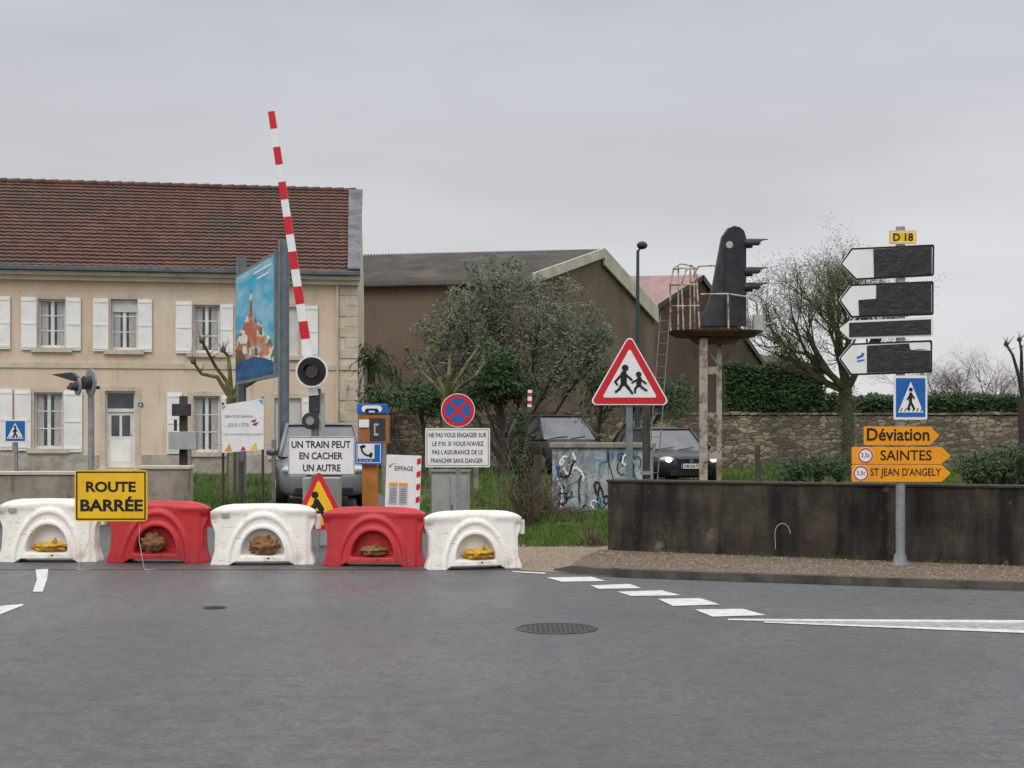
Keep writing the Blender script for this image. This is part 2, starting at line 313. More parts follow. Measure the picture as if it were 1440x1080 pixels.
so=bpy.data.objects.new('sun',sl); C.objects.link(so); so.rotation_euler=(math.radians(42),0,math.radians(-20))
cam=bpy.data.cameras.new('camera'); co=bpy.data.objects.new('camera',cam); C.objects.link(co); co.location=(0,0,CH); co.rotation_euler=(PI/2,0,0)
cam.lens=50; cam.sensor_width=36; cam.shift_y=76/1440; cam.clip_end=2000; bpy.context.scene.camera=co
bpy.context.scene.view_settings.view_transform='Standard'
# ---------------------------------------------------------------- ground
g=MB(); ys=[-30,0,10,19.9,22,26,30,35,40,44,48,60,100,300,900]
for i in range(len(ys)-1):
    a,b=ys[i],ys[i+1]; za,zb=gz(a)-.004,gz(b)-.004; w_=60+abs(b)
    g.poly([(-w_,a,za),(w_,a,za),(w_,b,zb),(-w_,b,zb)])
struct(g.build('ground','earth'))
g=MB(); g.poly([(-40,-30,.0),(60,-30,.0),(60,3,0),(14,12.5,0),gp(1440,831,0),gp(1150,822,0),gp(900,814,0),gp(790,806,0),gp(735,802,0),(-40,17.3,0)])
struct(g.build('road','asphalt'))
g=MB()
for a,b,xl,xr in((17.3,20,-30,-.7),(20,22.5,-30,-.7),(22.5,26,-30,-1.5),(26,30,-4.9,-1.9),(30,32,-4.9,-2.2)): g.poly([(xl,a,gz(a)+.001),(X(735,17.3) if a<18 else xr,a,gz(a)+.001),(xr,b,gz(b)+.001),(xl,b,gz(b)+.001)])
struct(g.build('crossing_road','asphalt'))
g=MB(); g.poly([gp(735,802,.004),gp(800,806,.004),gp(860,811,.004),(1.6,19.4,.004),(1.5,20.9,.034),(-.5,20.9,.034),(-.68,20,.006)])
struct(g.build('gravel_verge','gravel'))
kp=[gp(778,803,0),gp(800,806,0),gp(860,811,0),gp(1000,816,0),gp(1150,821,0),gp(1440,831,0),(8.4,13.6,0),(14,12.5,0)]
g=MB(); kw=.16
for i in range(len(kp)-1):
    a,b=Vector(kp[i]),Vector(kp[i+1]); d=(b-a).normalized(); n=Vector((-d.y,d.x,0))*kw
    h=.085; ha=.03 if i==0 else h
    vs=[a,b,b+n,a+n,a+Vector((0,0,ha))+n*.12,b+Vector((0,0,h))+n*.12,b+n+Vector((0,0,h)),a+n+Vector((0,0,ha))]
    g.add(vs,[(0,1,5,4),(4,5,6,7),(1,2,6,5),(3,7,6,2),(0,4,7,3)])
struct(g.build('kerb','kerb'))
WA=Vector((X(855,19.3),19.3,0)); WB=Vector((X(1440,16.9),16.9,0)); wd=(WB-WA).normalized(); WC=WB+wd*9
g=MB(); up=Vector((0,0,.08)); g.poly([Vector(kp[1])+Vector((0,.14,.06)),*[Vector(p)+Vector((0,.13,.078)) for p in kp[2:]],WC+up+Vector((0,.1,0)),WA+up+Vector((-.1,.1,0)),Vector((WA.x-.35,WA.y-.4,.03))])
struct(g.build('pavement','pave'))
g=MB()
def peb(px_,y,z,r):
    p=Vector((px_,y,z))
    vs=[p+Vector((r*R.uniform(.7,1.3),0,0)),p+Vector((0,r,0)),p+Vector((-r,0,0)),p+Vector((0,-r*R.uniform(.7,1.3),0)),p+Vector((0,0,r*.9))]
    g.add(vs,[(0,1,4),(1,2,4),(2,3,4),(3,0,4)])
for i in range(3400):
    t=R.random(); k=R.random()
    a=WA+wd*(t*9-.9); y0=a.y-.05; px_=a.x
    ky=17.1
    for q in range(len(kp)-1):
        if kp[q][0]<=px_<=kp[q+1][0]: ky=kp[q][1]+(kp[q+1][1]-kp[q][1])*(px_-kp[q][0])/(kp[q+1][0]-kp[q][0])
    y=ky+.18+(y0-ky-.18)*k; z=.08
    if px_<1.1: y=17.4+3.4*k; px_=R.uniform(-.35,1.35); z=.008
    peb(px_,y,z,R.uniform(.006,.022))
for i in range(600):
    x=R.uniform(-6.5,1.2); peb(x,17.1-abs(R.gauss(0,.5)),.001,R.uniform(.004,.011))
tag(g.build('pebbles','gravel'),'loose tan pebbles scattered along the gravel verge and pavement','gravel',kind='stuff')
g=MB()
for q in ([(768,812),(832,811),(852,817),(790,818)],[(830,823),(885,821),(902,827),(842,828)],[(868,832),(930,830),(958,837),(888,838)],[(925,842),(985,841),(1012,850),(946,852)],[(977,857),(1045,856),(1077,865),(1002,867)],
    [(1024,870),(1440,872),(1440,876),(1024,872)],[(1075,874),(1440,886),(1440,890),(1075,875.5)],[(50,801),(68,800),(66,815),(60,832),(46,832),(52,815)],[(0,852),(32,849),(33,851),(0,864)],[(720,803),(765,805),(768,807),(722,804.5)]):
    g.poly([gp(*p) for p in q])
struct(g.build('road_markings','paint'))
g=MB(); g.poly([gp(1030,872,.0045),gp(1440,876,.0045),gp(1440,886,.0045),gp(1076,873.8,.0045)])
struct(g.build('hatched_road_marking','paintworn'))
def manhole(px,py,r,label):
    Y=3200/(py-616); t=T('manhole_cover',label,'manhole cover',px,Y,z=0)
    m=MB(); n=40
    vs=[];fs=[]
    for i in range(n):
        a=2*PI*i/n; vs+=[(r*math.cos(a),r*math.sin(a),.002),(r*math.cos(a),r*math.sin(a),.006),(r*.9*math.cos(a),r*.9*math.sin(a),.006),(r*.9*math.cos(a),r*.9*math.sin(a),.001)]
    for i in range(n):
        A=4*i;B=4*((i+1)%n)
        for k in range(3): fs.append((A+k,A+k+1,B+k+1,B+k))
    m.add(vs,fs)
    m.build('frame','kerb',t)
    m=MB(); m.poly([(r*.87*math.cos(2*PI*i/n),r*.87*math.sin(2*PI*i/n),.004) for i in range(n)])
    q=-.85
    while q<.85:
        p=-.85
        while p<.85:
            if q*q+p*p<.68: m.box(r*p,r*(p+.07),r*q,r*(q+.07),.0045,.007)
            p+=.12
        q+=.12
    m.build('lid','iron',t)
manhole(783,884,.345,'large round cast iron manhole cover in the middle of the road')
manhole(302,855,.11,'small dark round cover in the asphalt on the left')
# ---------------------------------------------------------------- dark wall
t=T('retaining_wall','long low black-stained concrete wall behind the direction signpost','wall',855,19.3,rot=math.atan2(wd.y,wd.x),z=0)
LW=(WC-WA).length
m=MB(); nx=120;nz_=10; vs=[];fs=[]
for j in range(nz_+1):
    for i in range(nx+1):
        x=LW*i/nx; z=1.0*j/nz_; vs.append((x,-.012*noise.noise(Vector((x*1.5,z*3,0)))*2,z))
for j in range(nz_):
    for i in range(nx): a=j*(nx+1)+i; fs.append((a,a+1,a+nx+2,a+nx+1))
m.add(vs,fs); m.box(.0,LW,.03,.25,0,.999); m.box(0,.03,-.0,.25,0,1.0); m.build('wall_face','darkwall',t,fixn=False)
m=MB(); 
xx=-.02
while xx<LW:
    l=R.uniform(1.6,2.2); m.box(xx,min(xx+l-.012,LW),-.025,.28,1.001,1.04+R.uniform(-.006,.006)); xx+=l
m.build('coping','coping',t,bevel=.01)
m=MB(); pts=[]
for k in range(9): a=PI*k/8; pts.append((2.43+.1*math.cos(a),.38+.13*math.sin(a)))
for i in range(8): m.stroke(pts[i][0],pts[i][1],pts[i+1][0],pts[i+1][1],.009,-.036-.0004*i)
m.stroke(2.33,.38,2.34,.18,.007,-.041)
m.build('chalk_scribble','cabgrey',t)
# ---------------------------------------------------------------- barriers
def barrier_mesh():
    nx,nz2=120,72; vs=[];fs=[]
    def ext(u,z):
        t_=.075+.12*(1-z/.8)**1.1
        t_+=.02*math.exp(-((z-.70)/.05)**2)*ss(.1,.4,abs(u))
        d=math.sqrt((u/.45)**2+((z-.0)/.685)**2)
        e_=math.sqrt((abs(u)/.26)**2.1+((z-.13)/.325)**2) if z>.13 else abs(u)/.26
        t_+=.028*ss(1.04,.96,d)
        t_-=.022*ss(.93,.86,d)*ss(1.18,1.28,e_)
        rec=ss(1.08,.95,e_)*ss(.11,.16,z); t_=t_-(t_-.035)*rec
        t_-=.03*ss(.53,.60,abs(u))*ss(.66,.58,z)
        t_*=math.sqrt(max(0,1-ss(.72,.82,z)*.9))
        return max(t_,.012)
    for side in(-1,1):
        for j in range(nz2+1):
            for i in range(nx+1):
                s=2*i/nx-1; zt=.80-.018*s*s-.085*abs(s)**8
                zb=.05*ss(.66,.5,abs(s)); z=zb+(zt-zb)*j/nz2
                hw=.655-.055*ss(.60,.40,z)+.045*ss(.2,.0,z)-.035*ss(.70,.82,z)
                vs.append((s*hw,side*ext(s*hw,z),z))
    st=(nx+1)*(nz2+1)
    for sd in(0,1):
        for j in range(nz2):
            for i in range(nx):
                a=sd*st+j*(nx+1)+i; q=(a,a+1,a+nx+2,a+nx+1); fs.append(q if sd==0 else q[::-1])
    for i in range(nx):
        fs.append((i+1,i,st+i,st+i+1)); a=nz2*(nx+1)+i; fs.append((a,a+1,st+a+1,st+a))
    for j in range(nz2):
        a=j*(nx+1); b=a+nx+1; fs.append((a,b,st+b,st+a)); a+=nx;b+=nx; fs.append((b,a,st+a,st+b))
    return vs,fs
bv,bf=barrier_mesh()
BAR=[(72,791,1.02,0,'plw','white plastic traffic barrier at the left end of the row'),
(224,792,.99,-4,'plr','red plastic traffic barrier behind the yellow road closed sign'),
(371,795,.96,3,'plw','white plastic traffic barrier between the two red ones'),
(527,797,.925,-6,'plr','red plastic traffic barrier second from the right end of the row'),
(665,801,.89,15,'plw','small white plastic traffic barrier at the right end of the row')]
for i,(px,py,sc,rz,mm,lb) in enumerate(BAR):
    Y=3200/(py-616)+.2; t=T('traffic_barrier',lb,'traffic barrier',px,Y,rot=math.radians(rz),z=0,group='plastic barriers closing the road')
    t.o.scale=((.99,1.0,1.0,.98,.91)[i],sc,sc)
    m=MB(); m.add(bv,bf); o=m.build('body',mm,t,smooth=True,fixn=False)
    m=MB(); m.cyl((.685,0,.46),(.685,0,.66),.04,.04,14); m.box(.62,.685,-.03,.03,.50,.62); m.build('connecting_lug',mm,t,smooth=False,bevel=.008)
    m=MB(); m.cyl((.685,0,.66),(.685,0,.70),.02,.02,10); m.build('coupling_pin','rustd',t)
    m=MB(); m.cyl((-.36,0,.77),(-.36,0,.795),.04,.035,14); m.build('filler_cap',mm,t)
    m=MB(); m.cyl((.08,-.18,.085),(.08,-.21,.085),.02,.018,12); m.build('drain_plug','darkmetal',t)
    if mm=='plw' and i<3:
        m=MB(); m.box(-.52,-.42,-.125,-.115,.63,.68); m.build('sticker','cabgrey',t)
bags=[(0,'bagy',.02,(.21,.08,.06),'flat yellow sandbag slumped inside the leftmost white barrier'),
(1,'bagb',-.05,(.14,.08,.12),'brown tied sandbag inside the red barrier behind the yellow sign'),
(2,'bagb',0.02,(.17,.08,.115),'upright brown sandbag inside the middle white barrier'),
(3,'bagb',0,(.16,.08,.065),'flat brown sandbag inside the second red barrier from the right end'),
(4,'bagy',.05,(.18,.08,.065),'yellow sandbag inside the small white barrier at the right end')]
for bi,mm,dx,sz,lb in bags:
    px,py,sc,rz,_,_=BAR[bi]; Y=3200/(py-616)+.2; a=math.radians(rz)
    ox,oy=dx*sc,-.115*sc
    t=T('sandbag',lb,'sandbag',px,Y,rot=a,z=.135*sc,x=X(px,Y)+ox*math.cos(a)-oy*math.sin(a),group='sandbags weighting the barriers')
    t.o.location.y=Y+ox*math.sin(a)+oy*math.cos(a)
    m=MB(); m.ball((0,0,sz[2]*.9),.95,sz,44,26,jit=.5,cr=.3); m.build('sack',mm,t,smooth=True)
    nz0=sz[2]*1.5; m=MB(); m.tube([(sz[0]*.1,-.02,nz0),(sz[0]*.25,-.03,nz0+.04),(sz[0]*.4,-.04,nz0+.05)],[.045,.016,.04],10); m.build('tied_neck',mm,t)
# ---------------------------------------------------------------- helpers for signs
def pole(t,x0,x1,ytop,m='galv',d0=.03,ybot=None,round_=False):
    mb=MB(); a=t.f(x0,ytop); b=t.f(x1,ytop); zb=0 if ybot is None else t.f(0,ybot)[1]
    if round_: mb.cyl(((a[0]+b[0])/2,d0+.04,zb),((a[0]+b[0])/2,d0+.04,a[1]),(b[0]-a[0])/2,n=14)
    else: mb.box(a[0],b[0],d0,d0+.06,zb,a[1])
    return mb.build('pole',m,t)
def plate(t,x0,y0,x1,y1,m,border=None,r=3,d=0,bw=1.6,name='panel'):
    a=t.f(x0,y1);b=t.f(x1,y0); p=rpoly([(a[0],a[1]),(b[0],a[1]),(b[0],b[1]),(a[0],b[1])],r*t.k)
    mb=MB(); mb.prism(p,d,d+.02); o=mb.build(name,m,t)
    if border:
        frame(t,o,a[0]+2*t.k,a[1]+2*t.k,b[0]-2*t.k,b[1]-2*t.k,bw*t.k,border,d-.002)
    return o
def frame(t,par,x0,z0,x1,z1,w_,m,y,name='border'):
    mb=MB(); mb.box(x0,x1,y,y+.001,z0,z0+w_); mb.box(x0,x1,y,y+.001,z1-w_,z1); mb.box(x0,x0+w_,y,y+.001,z0+w_,z1-w_); mb.box(x1-w_,x1,y,y+.001,z0+w_,z1-w_)
    return mb.build(name,m,par)
def figure(t,par,strokes,balls,m,y,name='pictogram'):
    mb=MB(); k=0
    for x0,y0,x1,y1,w_ in strokes:
        a=t.f(x0,y0);b=t.f(x1,y1); mb.stroke(a[0],a[1],b[0],b[1],w_*t.k,y-.0006*k); k+=1
    for x0,y0,r in balls:
        a=t.f(x0,y0); mb.stroke(a[0]-1e-4,a[1],a[0]+1e-4,a[1],2*r*t.k,y-.0006*k); k+=1
    return mb.build(name,m,par,fixn=False)
t=T('road_closed_sign','yellow rectangular sign reading route barrée on thin legs before the barriers','sign',156,17.3,z=0)
o=plate(t,105,661,207,733,'yellow','letter',r=5,bw=2)
tpx(t,'ROUTE','letter',o,121,677,191,692,-.003,.035); tpx(t,'BARRÉE','letter',o,113,698,201,719,-.003,.035)
for x in(126,196):
    mb=MB(); a=t.f(x,731); b=t.f(x-1,760); c=t.f(x-14 if x<150 else x+10,796); mb.tube([(a[0],.03,.86),(a[0],.03,a[1]),(b[0],.02,b[1]),(c[0],-.1,.006),(c[0]+.14,.0,.006)],.004); mb.build('wire_leg','cabgrey',t)
# crossing gate
t=T('crossing_gate','raised red and white striped level crossing boom on its grey mast','level crossing gate',441,20.6)
mb=MB(); a=t.f(437,540); b=t.f(446,545); mb.box(a[0],b[0],.05,.16,0,a[1]); mb.build('mast','galv',t)
mb=MB(); a=t.f(424,718);b=t.f(475,672); mb.box(a[0],b[0],.1,.5,0,b[1]-.0); mb.build('drive_housing','cabgrey',t,bevel=.02)
def bp(y): return 381.5+(y-157)*.1505
def bw_(y): return 4.3+(y-157)/343*1.9
mb=MB(); mb.prism(t.pts([(bp(157)-bw_(157),157.7),(bp(157)+bw_(157),156.3),(bp(556)+bw_(556),555.5),(bp(556)-bw_(556),556.5)]),-.02,.03); ob=mb.build('boom','white',t)
spans=[(157,181)]; y=207
while y<500: spans.append((y,min(y+24.5,501))); y+=49
for y0,y1 in spans:
    mb=MB(); w0=bw_(y0)+.15; w1=bw_(y1)+.15
    mb.prism(t.pts([(bp(y0)-w0,y0+.7),(bp(y0)+w0,y0-.7),(bp(y1)+w1,y1-.7),(bp(y1)-w1,y1+.7)]),-.024,.034); mb.build('red_stripe','red',ob)
mb=MB(); c=t.f(440,523); mb.disc(c[0],c[1],22.5*t.k,-.12,-.10,40); od=mb.build('signal_target','white',t)
mb=MB(); mb.disc(c[0],c[1],20*t.k,-.125,-.121,40); mb.build('black_face','black',od)
mb=MB(); mb.disc(c[0],c[1],9*t.k,-.15,-.126,30); mb.build('red_lens','redlens',od)
mb=MB(); n=14
for i in range(n):
    a0=PI*i/n; a1=PI*(i+1)/n; r=10.5*t.k
    mb.poly([(c[0]+r*math.cos(a0),-.126,c[1]+r*math.sin(a0)),(c[0]+r*math.cos(a1),-.126,c[1]+r*math.sin(a1)),(c[0]+r*math.cos(a1),-.30,c[1]+r*.9*math.sin(a1)),(c[0]+r*math.cos(a0),-.30,c[1]+r*.9*math.sin(a0))])
mb.build('visor','black',od)
mb=MB(); c=t.f(437,592); mb.disc(c[0],c[1],12*t.k,-.06,.04,30); ob2=mb.build('bell','darkmetal',t,bevel=.01)
mb=MB(); mb.disc(c[0],c[1],6*t.k,-.09,-.061,20); mb.build('bell_cap','galv',ob2)
mb=MB(); t.rect(mb,434,546,449,580,.0,.2); mb.build('boom_bracket','darkmetal',t,bevel=.01)
mb=MB(); t.rect(mb,447,552,455,614,.05,.14); mb.build('boom_arm','cabgrey',t,bevel=.01)
t=T('train_warning_sign','white sign with black text warning that one train may hide another','sign',452,20.2)
o=plate(t,405,614,499,668,'white',None,r=2)
tpx(t,'UN TRAIN PEUT','letter',o,410,620,493,630,-.003,.022); tpx(t,'EN CACHER','letter',o,421,636,482,646,-.003,.022); tpx(t,'UN AUTRE','letter',o,426,653,479,663,-.003,.022)
frame(t,o,*t.f(405.6,667.4),*t.f(498.4,614.6),1.0*t.k,'galv',-.004)
pole(t,440,448,640,'galv',.05)
t=T('roadworks_sign','yellow roadworks triangle with red edge and digging figure behind the barriers','sign',450,18.45,z=0)
mb=MB(); mb.prism(rpoly(t.pts([(448,660),(493,746),(407,744)]),4*t.k),0,.02); o=mb.build('panel','red',t)
mb=MB(); mb.prism(rpoly(t.pts([(448,674),(481,739),(419,738)]),2*t.k),-.004,-.001); mb.build('yellow_field','yellow',o)
figure(t,o,[(445,705,452,716,8),(452,716,447,733,4.5),(452,717,459,735,4.5),(443,707,438,716,3.5),(438,712,432,732,2.2),(447,709,439,718,3.5)],[(443,696,5)],'letter',-.006)
for p_,q_ in(((425,738),(424,796)),((472,738),(474,796))):
    mb=MB(); a=t.f(*p_);b=t.f(*q_); mb.tube([(a[0],.03,a[1]),(b[0],.03,0)],.012); mb.build('leg','galv',t)
t=T('no_stopping_sign','round red and blue no stopping sign with a white text plate below','sign',644,21)
pole(t,641,648,600,'galv',.03)
mb=MB(); c=t.f(644,577); mb.disc(c[0],c[1],23.8*t.k,0,.02,48); o=mb.build('round_panel','white',t)
mb=MB(); mb.disc(c[0],c[1],22.8*t.k,-.003,-.001,48); mb.build('red_field','red',o)
mb=MB(); mb.disc(c[0],c[1],17.5*t.k,-.006,-.004,48); mb.build('blue_field','blue',o)
mb=MB(); q=12.6*t.k
mb.stroke(c[0]-q,c[1]-q,c[0]+q,c[1]+q,4.5*t.k,-.008); mb.stroke(c[0]-q,c[1]+q,c[0]+q,c[1]-q,4.5*t.k,-.009); mb.build('cross','red',o,fixn=False)
o=plate(t,598,602,689,657,'white','letter',r=2,bw=.7)
for k,(s,x0,x1) in enumerate([('NE PAS VOUS ENGAGER SUR',603,684),('LE P.N. SI VOUS N\'AVEZ',608,680),('PAS L\'ASSURANCE DE LE',608,679),('FRANCHIR SANS DANGER',606,679)]):
    tpx(t,s,'letter',o,x0,608.5+k*12,x1,615+k*12,-.004,.01)
t=T('children_warning_sign','large white triangular sign with red edge and two running children','sign',885,21)
pole(t,881,890,560,'steelblue',.03)
mb=MB(); mb.prism(rpoly(t.pts([(885.5,469),(943,569.5),(828,569.5)]),6*t.k),0,.02); o=mb.build('panel','white',t)
mb=MB(); mb.prism(rpoly(t.pts([(885.5,472),(940,568),(831,568)]),5*t.k),-.003,-.001); mb.build('red_edge','red',o)
mb=MB(); mb.prism(rpoly(t.pts([(885.5,490),(924,559),(847,559)]),2*t.k),-.006,-.004); mb.build('white_field','white',o)
figure(t,o,[(877,526,877,539,9),(874,527,865,537,3.4),(865,537,868,541,3),(880,527,888,534,3.4),(875,540,871,547,4.4),(871,547,866,551,3.6),(879,540,884,546,4.4),(884,546,889,553,3.4)],[(879,517.5,4.8)],'letter',-.008)
figure(t,o,[(899,533,898,541,7),(896,534,889,538,2.8),(901,534,908,539,2.8),(897,542,893,547,3.4),(893,547,893,552,3),(900,542,904,546,3.4),(904,546,909,549,3)],[(898,526.5,4)],'letter',-.012)
t=T('weathered_pole','plain brown weathered pole standing just right of the triangular sign','pole',909,23)
mb=MB(); mb.cyl((0,0,0),(0,0,t.f(0,568)[1]),.07,.06,12); mb.build('pole','wood',t)
mb=MB(); mb.box(-.09,.09,-.09,.09,.9,.96); mb.build('band','galv',t)
# ---------------------------------------------------------------- direction signpost
t=T('direction_signpost','tall grey post carrying taped-over direction arrows and orange detour signs','signpost',1268,16.85,z=.08)
pole(t,1262,1275,318,'galv',.03,round_=True)
mb=MB(); mb.cyl((0,.07,0),(0,.07,.14),.09,.07,16); mb.cyl((0,.07,0),(0,.07,.025),.14,.14,16); mb.build('foot','galv',t)
o=plate(t,1251,324,1289,343,'yellow','white',r=2,bw=1.2); tpx(t,'D 18','letter',o,1256,328,1284,339,-.004,.025)
SG=[([(1182,371),(1197,349),(1314,343.5),(1313.5,388),(1203,394)],[(1228,350.5),(1310,346.5),(1310,386),(1229,390)]),
([(1180,422),(1196,400),(1313,395),(1313,443),(1197,447)],[(1232,401),(1309.5,398),(1309.5,440.5),(1208,444),(1207,422),(1232,420)]),
([(1180,463),(1195,451),(1313,446),(1313,473),(1195,477)],[(1194,454),(1309,449),(1309,470.5),(1194,474)]),
([(1180,504),(1197,483),(1311,478),(1311,524),(1196,528)],[(1219,486),(1278,483),(1280,493),(1308,493),(1308,521.5),(1219,524)])]
for i,(p,q) in enumerate(SG):
    mb=MB(); mb.prism(rpoly(t.pts(p),3*t.k),0,.03); o=mb.build('arrow_panel','white',t)
    P=t.pts(p); cx=sum(a[0] for a in P)/5; cz=sum(a[1] for a in P)/5
    pl=rpoly(P,3*t.k); inn=[(cx+(a[0]-cx)*.965,cz+(a[1]-cz)*.89) for a in pl]
    if i!=2:
        mb=MB(); n=len(pl)
        for k in range(n):
            a,b,c_,d_=pl[k],pl[(k+1)%n],inn[(k+1)%n],inn[k]; mb.poly([(a[0],-.0015,a[1]),(b[0],-.0015,b[1]),(c_[0],-.0015,c_[1]),(d_[0],-.0015,d_[1])])
        mb.build('black_edge','letter',o)
    mb=MB(); mb.prism(t.pts(q),-.009,-.003); o2=mb.build('black_tape','tape',o)
    xs_=[a[0] for a in t.pts(q)]; zs_=[a[1] for a in t.pts(q)]
    x0,x1,z0,z1=max(min(xs_),t.f(1233,0)[0]),max(xs_)-.02,min(zs_)+.04,max(zs_)-.05
    for k in range(14):
        mb=MB(); za=R.uniform(z0,z1); xa=R.uniform(x0,x1-.2); l=R.uniform(.1,.35)
        pts=[(xa+l*u,-.0095,za+.008*math.sin(u*7+k)) for u in(0,.2,.4,.6,.8,1)]; mb.tube([p for p in pts if p[0]<x1],[.001,.003,.004,.004,.003,.001],5); mb.build('tape_wrinkle','tape',o2)
    if i==3:
        figure(t,o,[(1206,503,1213,500,3),(1206,508,1215,506,2)],[(1213,498,2)],'blue',-.005,'emblem')
def ped(t,x0,y0,x1,y1,par=None):
    o=plate(t,x0,y0,x1,y1,'white',None,r=2); w_=x1-x0;h_=y1-y0
    a=t.f(x0+w_*.06,y1-h_*.06); b=t.f(x1-w_*.06,y0+h_*.06)
    mb=MB(); mb.box(a[0],b[0],-.004,-.001,a[1],b[1]); mb.build('blue_field','blue',o)
    mb=MB(); mb.prism(t.pts([(x0+w_*.5,y0+h_*.14),(x0+w_*.88,y0+h_*.84),(x0+w_*.12,y0+h_*.84)]),-.007,-.005); mb.build('white_triangle','white',o)
    g_=lambda u,v:(x0+w_*u,y0+h_*v)
    s=w_
    figure(t,o,[(*g_(.5,.42),*g_(.49,.58),.1*s),(*g_(.49,.6),*g_(.42,.76),.07*s),(*g_(.5,.6),*g_(.6,.76),.07*s),(*g_(.5,.42),*g_(.4,.54),.05*s),(*g_(.52,.42),*g_(.6,.52),.05*s)],[(*g_(.5,.32),.06*s)],'letter',-.009)
    figure(t,o,[(*g_(.2+.12*k,.81),*g_(.24+.12*k,.75),.03*s) for k in range(6)],[],'letter',-.0082,'stripes')
    return o
ped(t,1257,528,1304,590)
def dev(pts):
    mb=MB(); mb.prism(rpoly(t.pts(pts),1.5*t.k),0,.02); return mb.build('detour_panel','orange',t)
o=dev([(1215,599.5),(1308,600),(1321,612),(1308,626),(1215,626)]); tpx(t,'Déviation','letter',o,1219,602,1307,620,-.003,.02)
for y0,s,x0,x1 in((628.5,'SAINTES',1238,1310),(653.5,'ST JEAN D\'ANGELY',1224,1323)):
    o=dev([(1198,y0),(1324,y0),(1337,y0+12),(1324,y0+24),(1198,y0+24)])
    tpx(t,s,'letter',o,x0,y0+4.5,x1,y0+19,-.003,.01)
    cx_=1217 if s=='SAINTES' else 1210.5
    mb=MB(); c=t.f(cx_,y0+12); mb.disc(c[0],c[1],11.3*t.k,-.003,-.001); od=mb.build('limit_disc','white',o)
    mb=MB(); mb.ring(c[0],c[1],8.6*t.k,10.6*t.k,-.006,-.004); mb.build('red_ring','red',od)
    tpx(t,'3,5t','letter',od,cx_-6,y0+8.5,cx_+6,y0+15.5,-.006,.0)
# ---------------------------------------------------------------- SOS phone
t=T('emergency_phone','orange railway emergency telephone post with blue phone sign','emergency phone',522,20.8)
mb=MB(); a=t.f(509,716); mb.box(a[0],t.f(530,0)[0],.02,.2,0,t.f(0,625)[1]); mb.build('post','orangepost',t)
mb=MB(); t.rect(mb,503,583,546,624,0,.28); ob=mb.build('phone_box','phonewood',t,bevel=.01)
mb=MB(); t.rect(mb,520,588,542,620,-.006,-.001); mb.build('open_door','darkmetal',ob)
mb=MB(); t.rect(mb,505,590,519,601,-.02,-.008); mb.build('notice','white',ob)
figure(t,ob,[(527,597,531,597,3),(527,597,527,611,2),(527,611,531,611,3)],[],'cabgrey',-.008,'handset')
mb=MB(); t.rect(mb,502,568,544,582,-.02,.3); ot=mb.build('top_sign','blue',t,bevel=.01)
mb=MB(); a=t.f(523,575); mb.stroke(a[0]-.1,a[1]-.0,a[0]+.1,a[1],.1,-.023); mb.build('white_oval','white',ot,fixn=False)
figure(t,ot,[(516,576,530,576,3),(515,578,517,578,4),(529,578,531,578,4)],[],'letter',-.025)
o=plate(t,500,622,538,653,'blue','white',r=2,bw=1,d=-.05)
mb=MB(); t.rect(mb,504,625,527,645,-.055,-.052); ow=mb.build('white_field','white',o)
figure(t,ow,[(509,630,509.5,634,2.6),(509.5,634,512.5,638,2.6),(512.5,638,517,640.5,2.6),(517,640.5,521,640.5,2.6),(508.5,628.5,512.5,627.5,4.2),(521.5,641.5,522.5,638,4.2)],[],'letter',-.057)
tpx(t,'S.O.S.','white',o,506,646.5,525,650.5,-.055,.0)
t=T('contractor_board','white contractor notice board with paper sheets and a red striped edge','notice board',566,20)
t.o.rotation_euler=(0,math.radians(2),0)
o=plate(t,539,640,588,716,'white',None,r=1)
tpx(t,'EIFFAGE','darkmetal',o,551,655.5,577,662,-.004,.01) 
figure(t,o,[(543,654,544.5,658,1),(544.5,658,547,653,1),(547,653,553,652,.6)],[],'red',-.004,'emblem')
for k in range(4):
    mb=MB(); y0=643+k*18; mb.prism(t.pts([(582,y0+2),(587.5,y0),(587.5,y0+8),(582,y0+10)]),-.004,-.001); mb.build('red_stripe','red',o)
for x0,x1 in((544,556),(558,570)):
    mb=MB(); t.rect(mb,x0,683,x1,710,-.004,-.001); op=mb.build('paper_sheet','curtain',o)
    figure(t,op,[(x0+2,688+3*k,x1-2,688+3*k,.7) for k in range(7)],[],'darkmetal',-.0055,'fine_print')
    mb=MB(); t.rect(mb,x0,679,x1,683,-.006,-.002); mb.build('orange_strip','orange',o)
for x_ in(545,583): mb=MB(); a=t.f(x_,716); mb.box(a[0],a[0]+.03,.021,.05,-.0,a[1]+.4); mb.build('leg','galv',t)
t=T('grey_cabinet','small grey metal cabinet standing behind the no stopping sign','cabinet',633,22)
mb=MB(); a=t.f(607,664);b=t.f(660,664); mb.box(a[0],b[0],0,.35,.0,a[1]); o=mb.build('housing','cabgrey',t,bevel=.008)
for u0,u1 in((a[0]+.03,-.005),(.005,b[0]-.03)):
    mb=MB(); mb.box(u0,u1,-.012,-.001,.1,a[1]-.05); od=mb.build('door','cabgrey',t,bevel=.004)
mb=MB(); mb.box(.02,.035,-.03,-.013,.4,.5); mb.build('handle','darkmetal',od)
mb=MB(); mb.box(a[0]-.02,b[0]+.02,-.03,.38,a[1]+.001,a[1]+.03); mb.build('lid','galv',t)
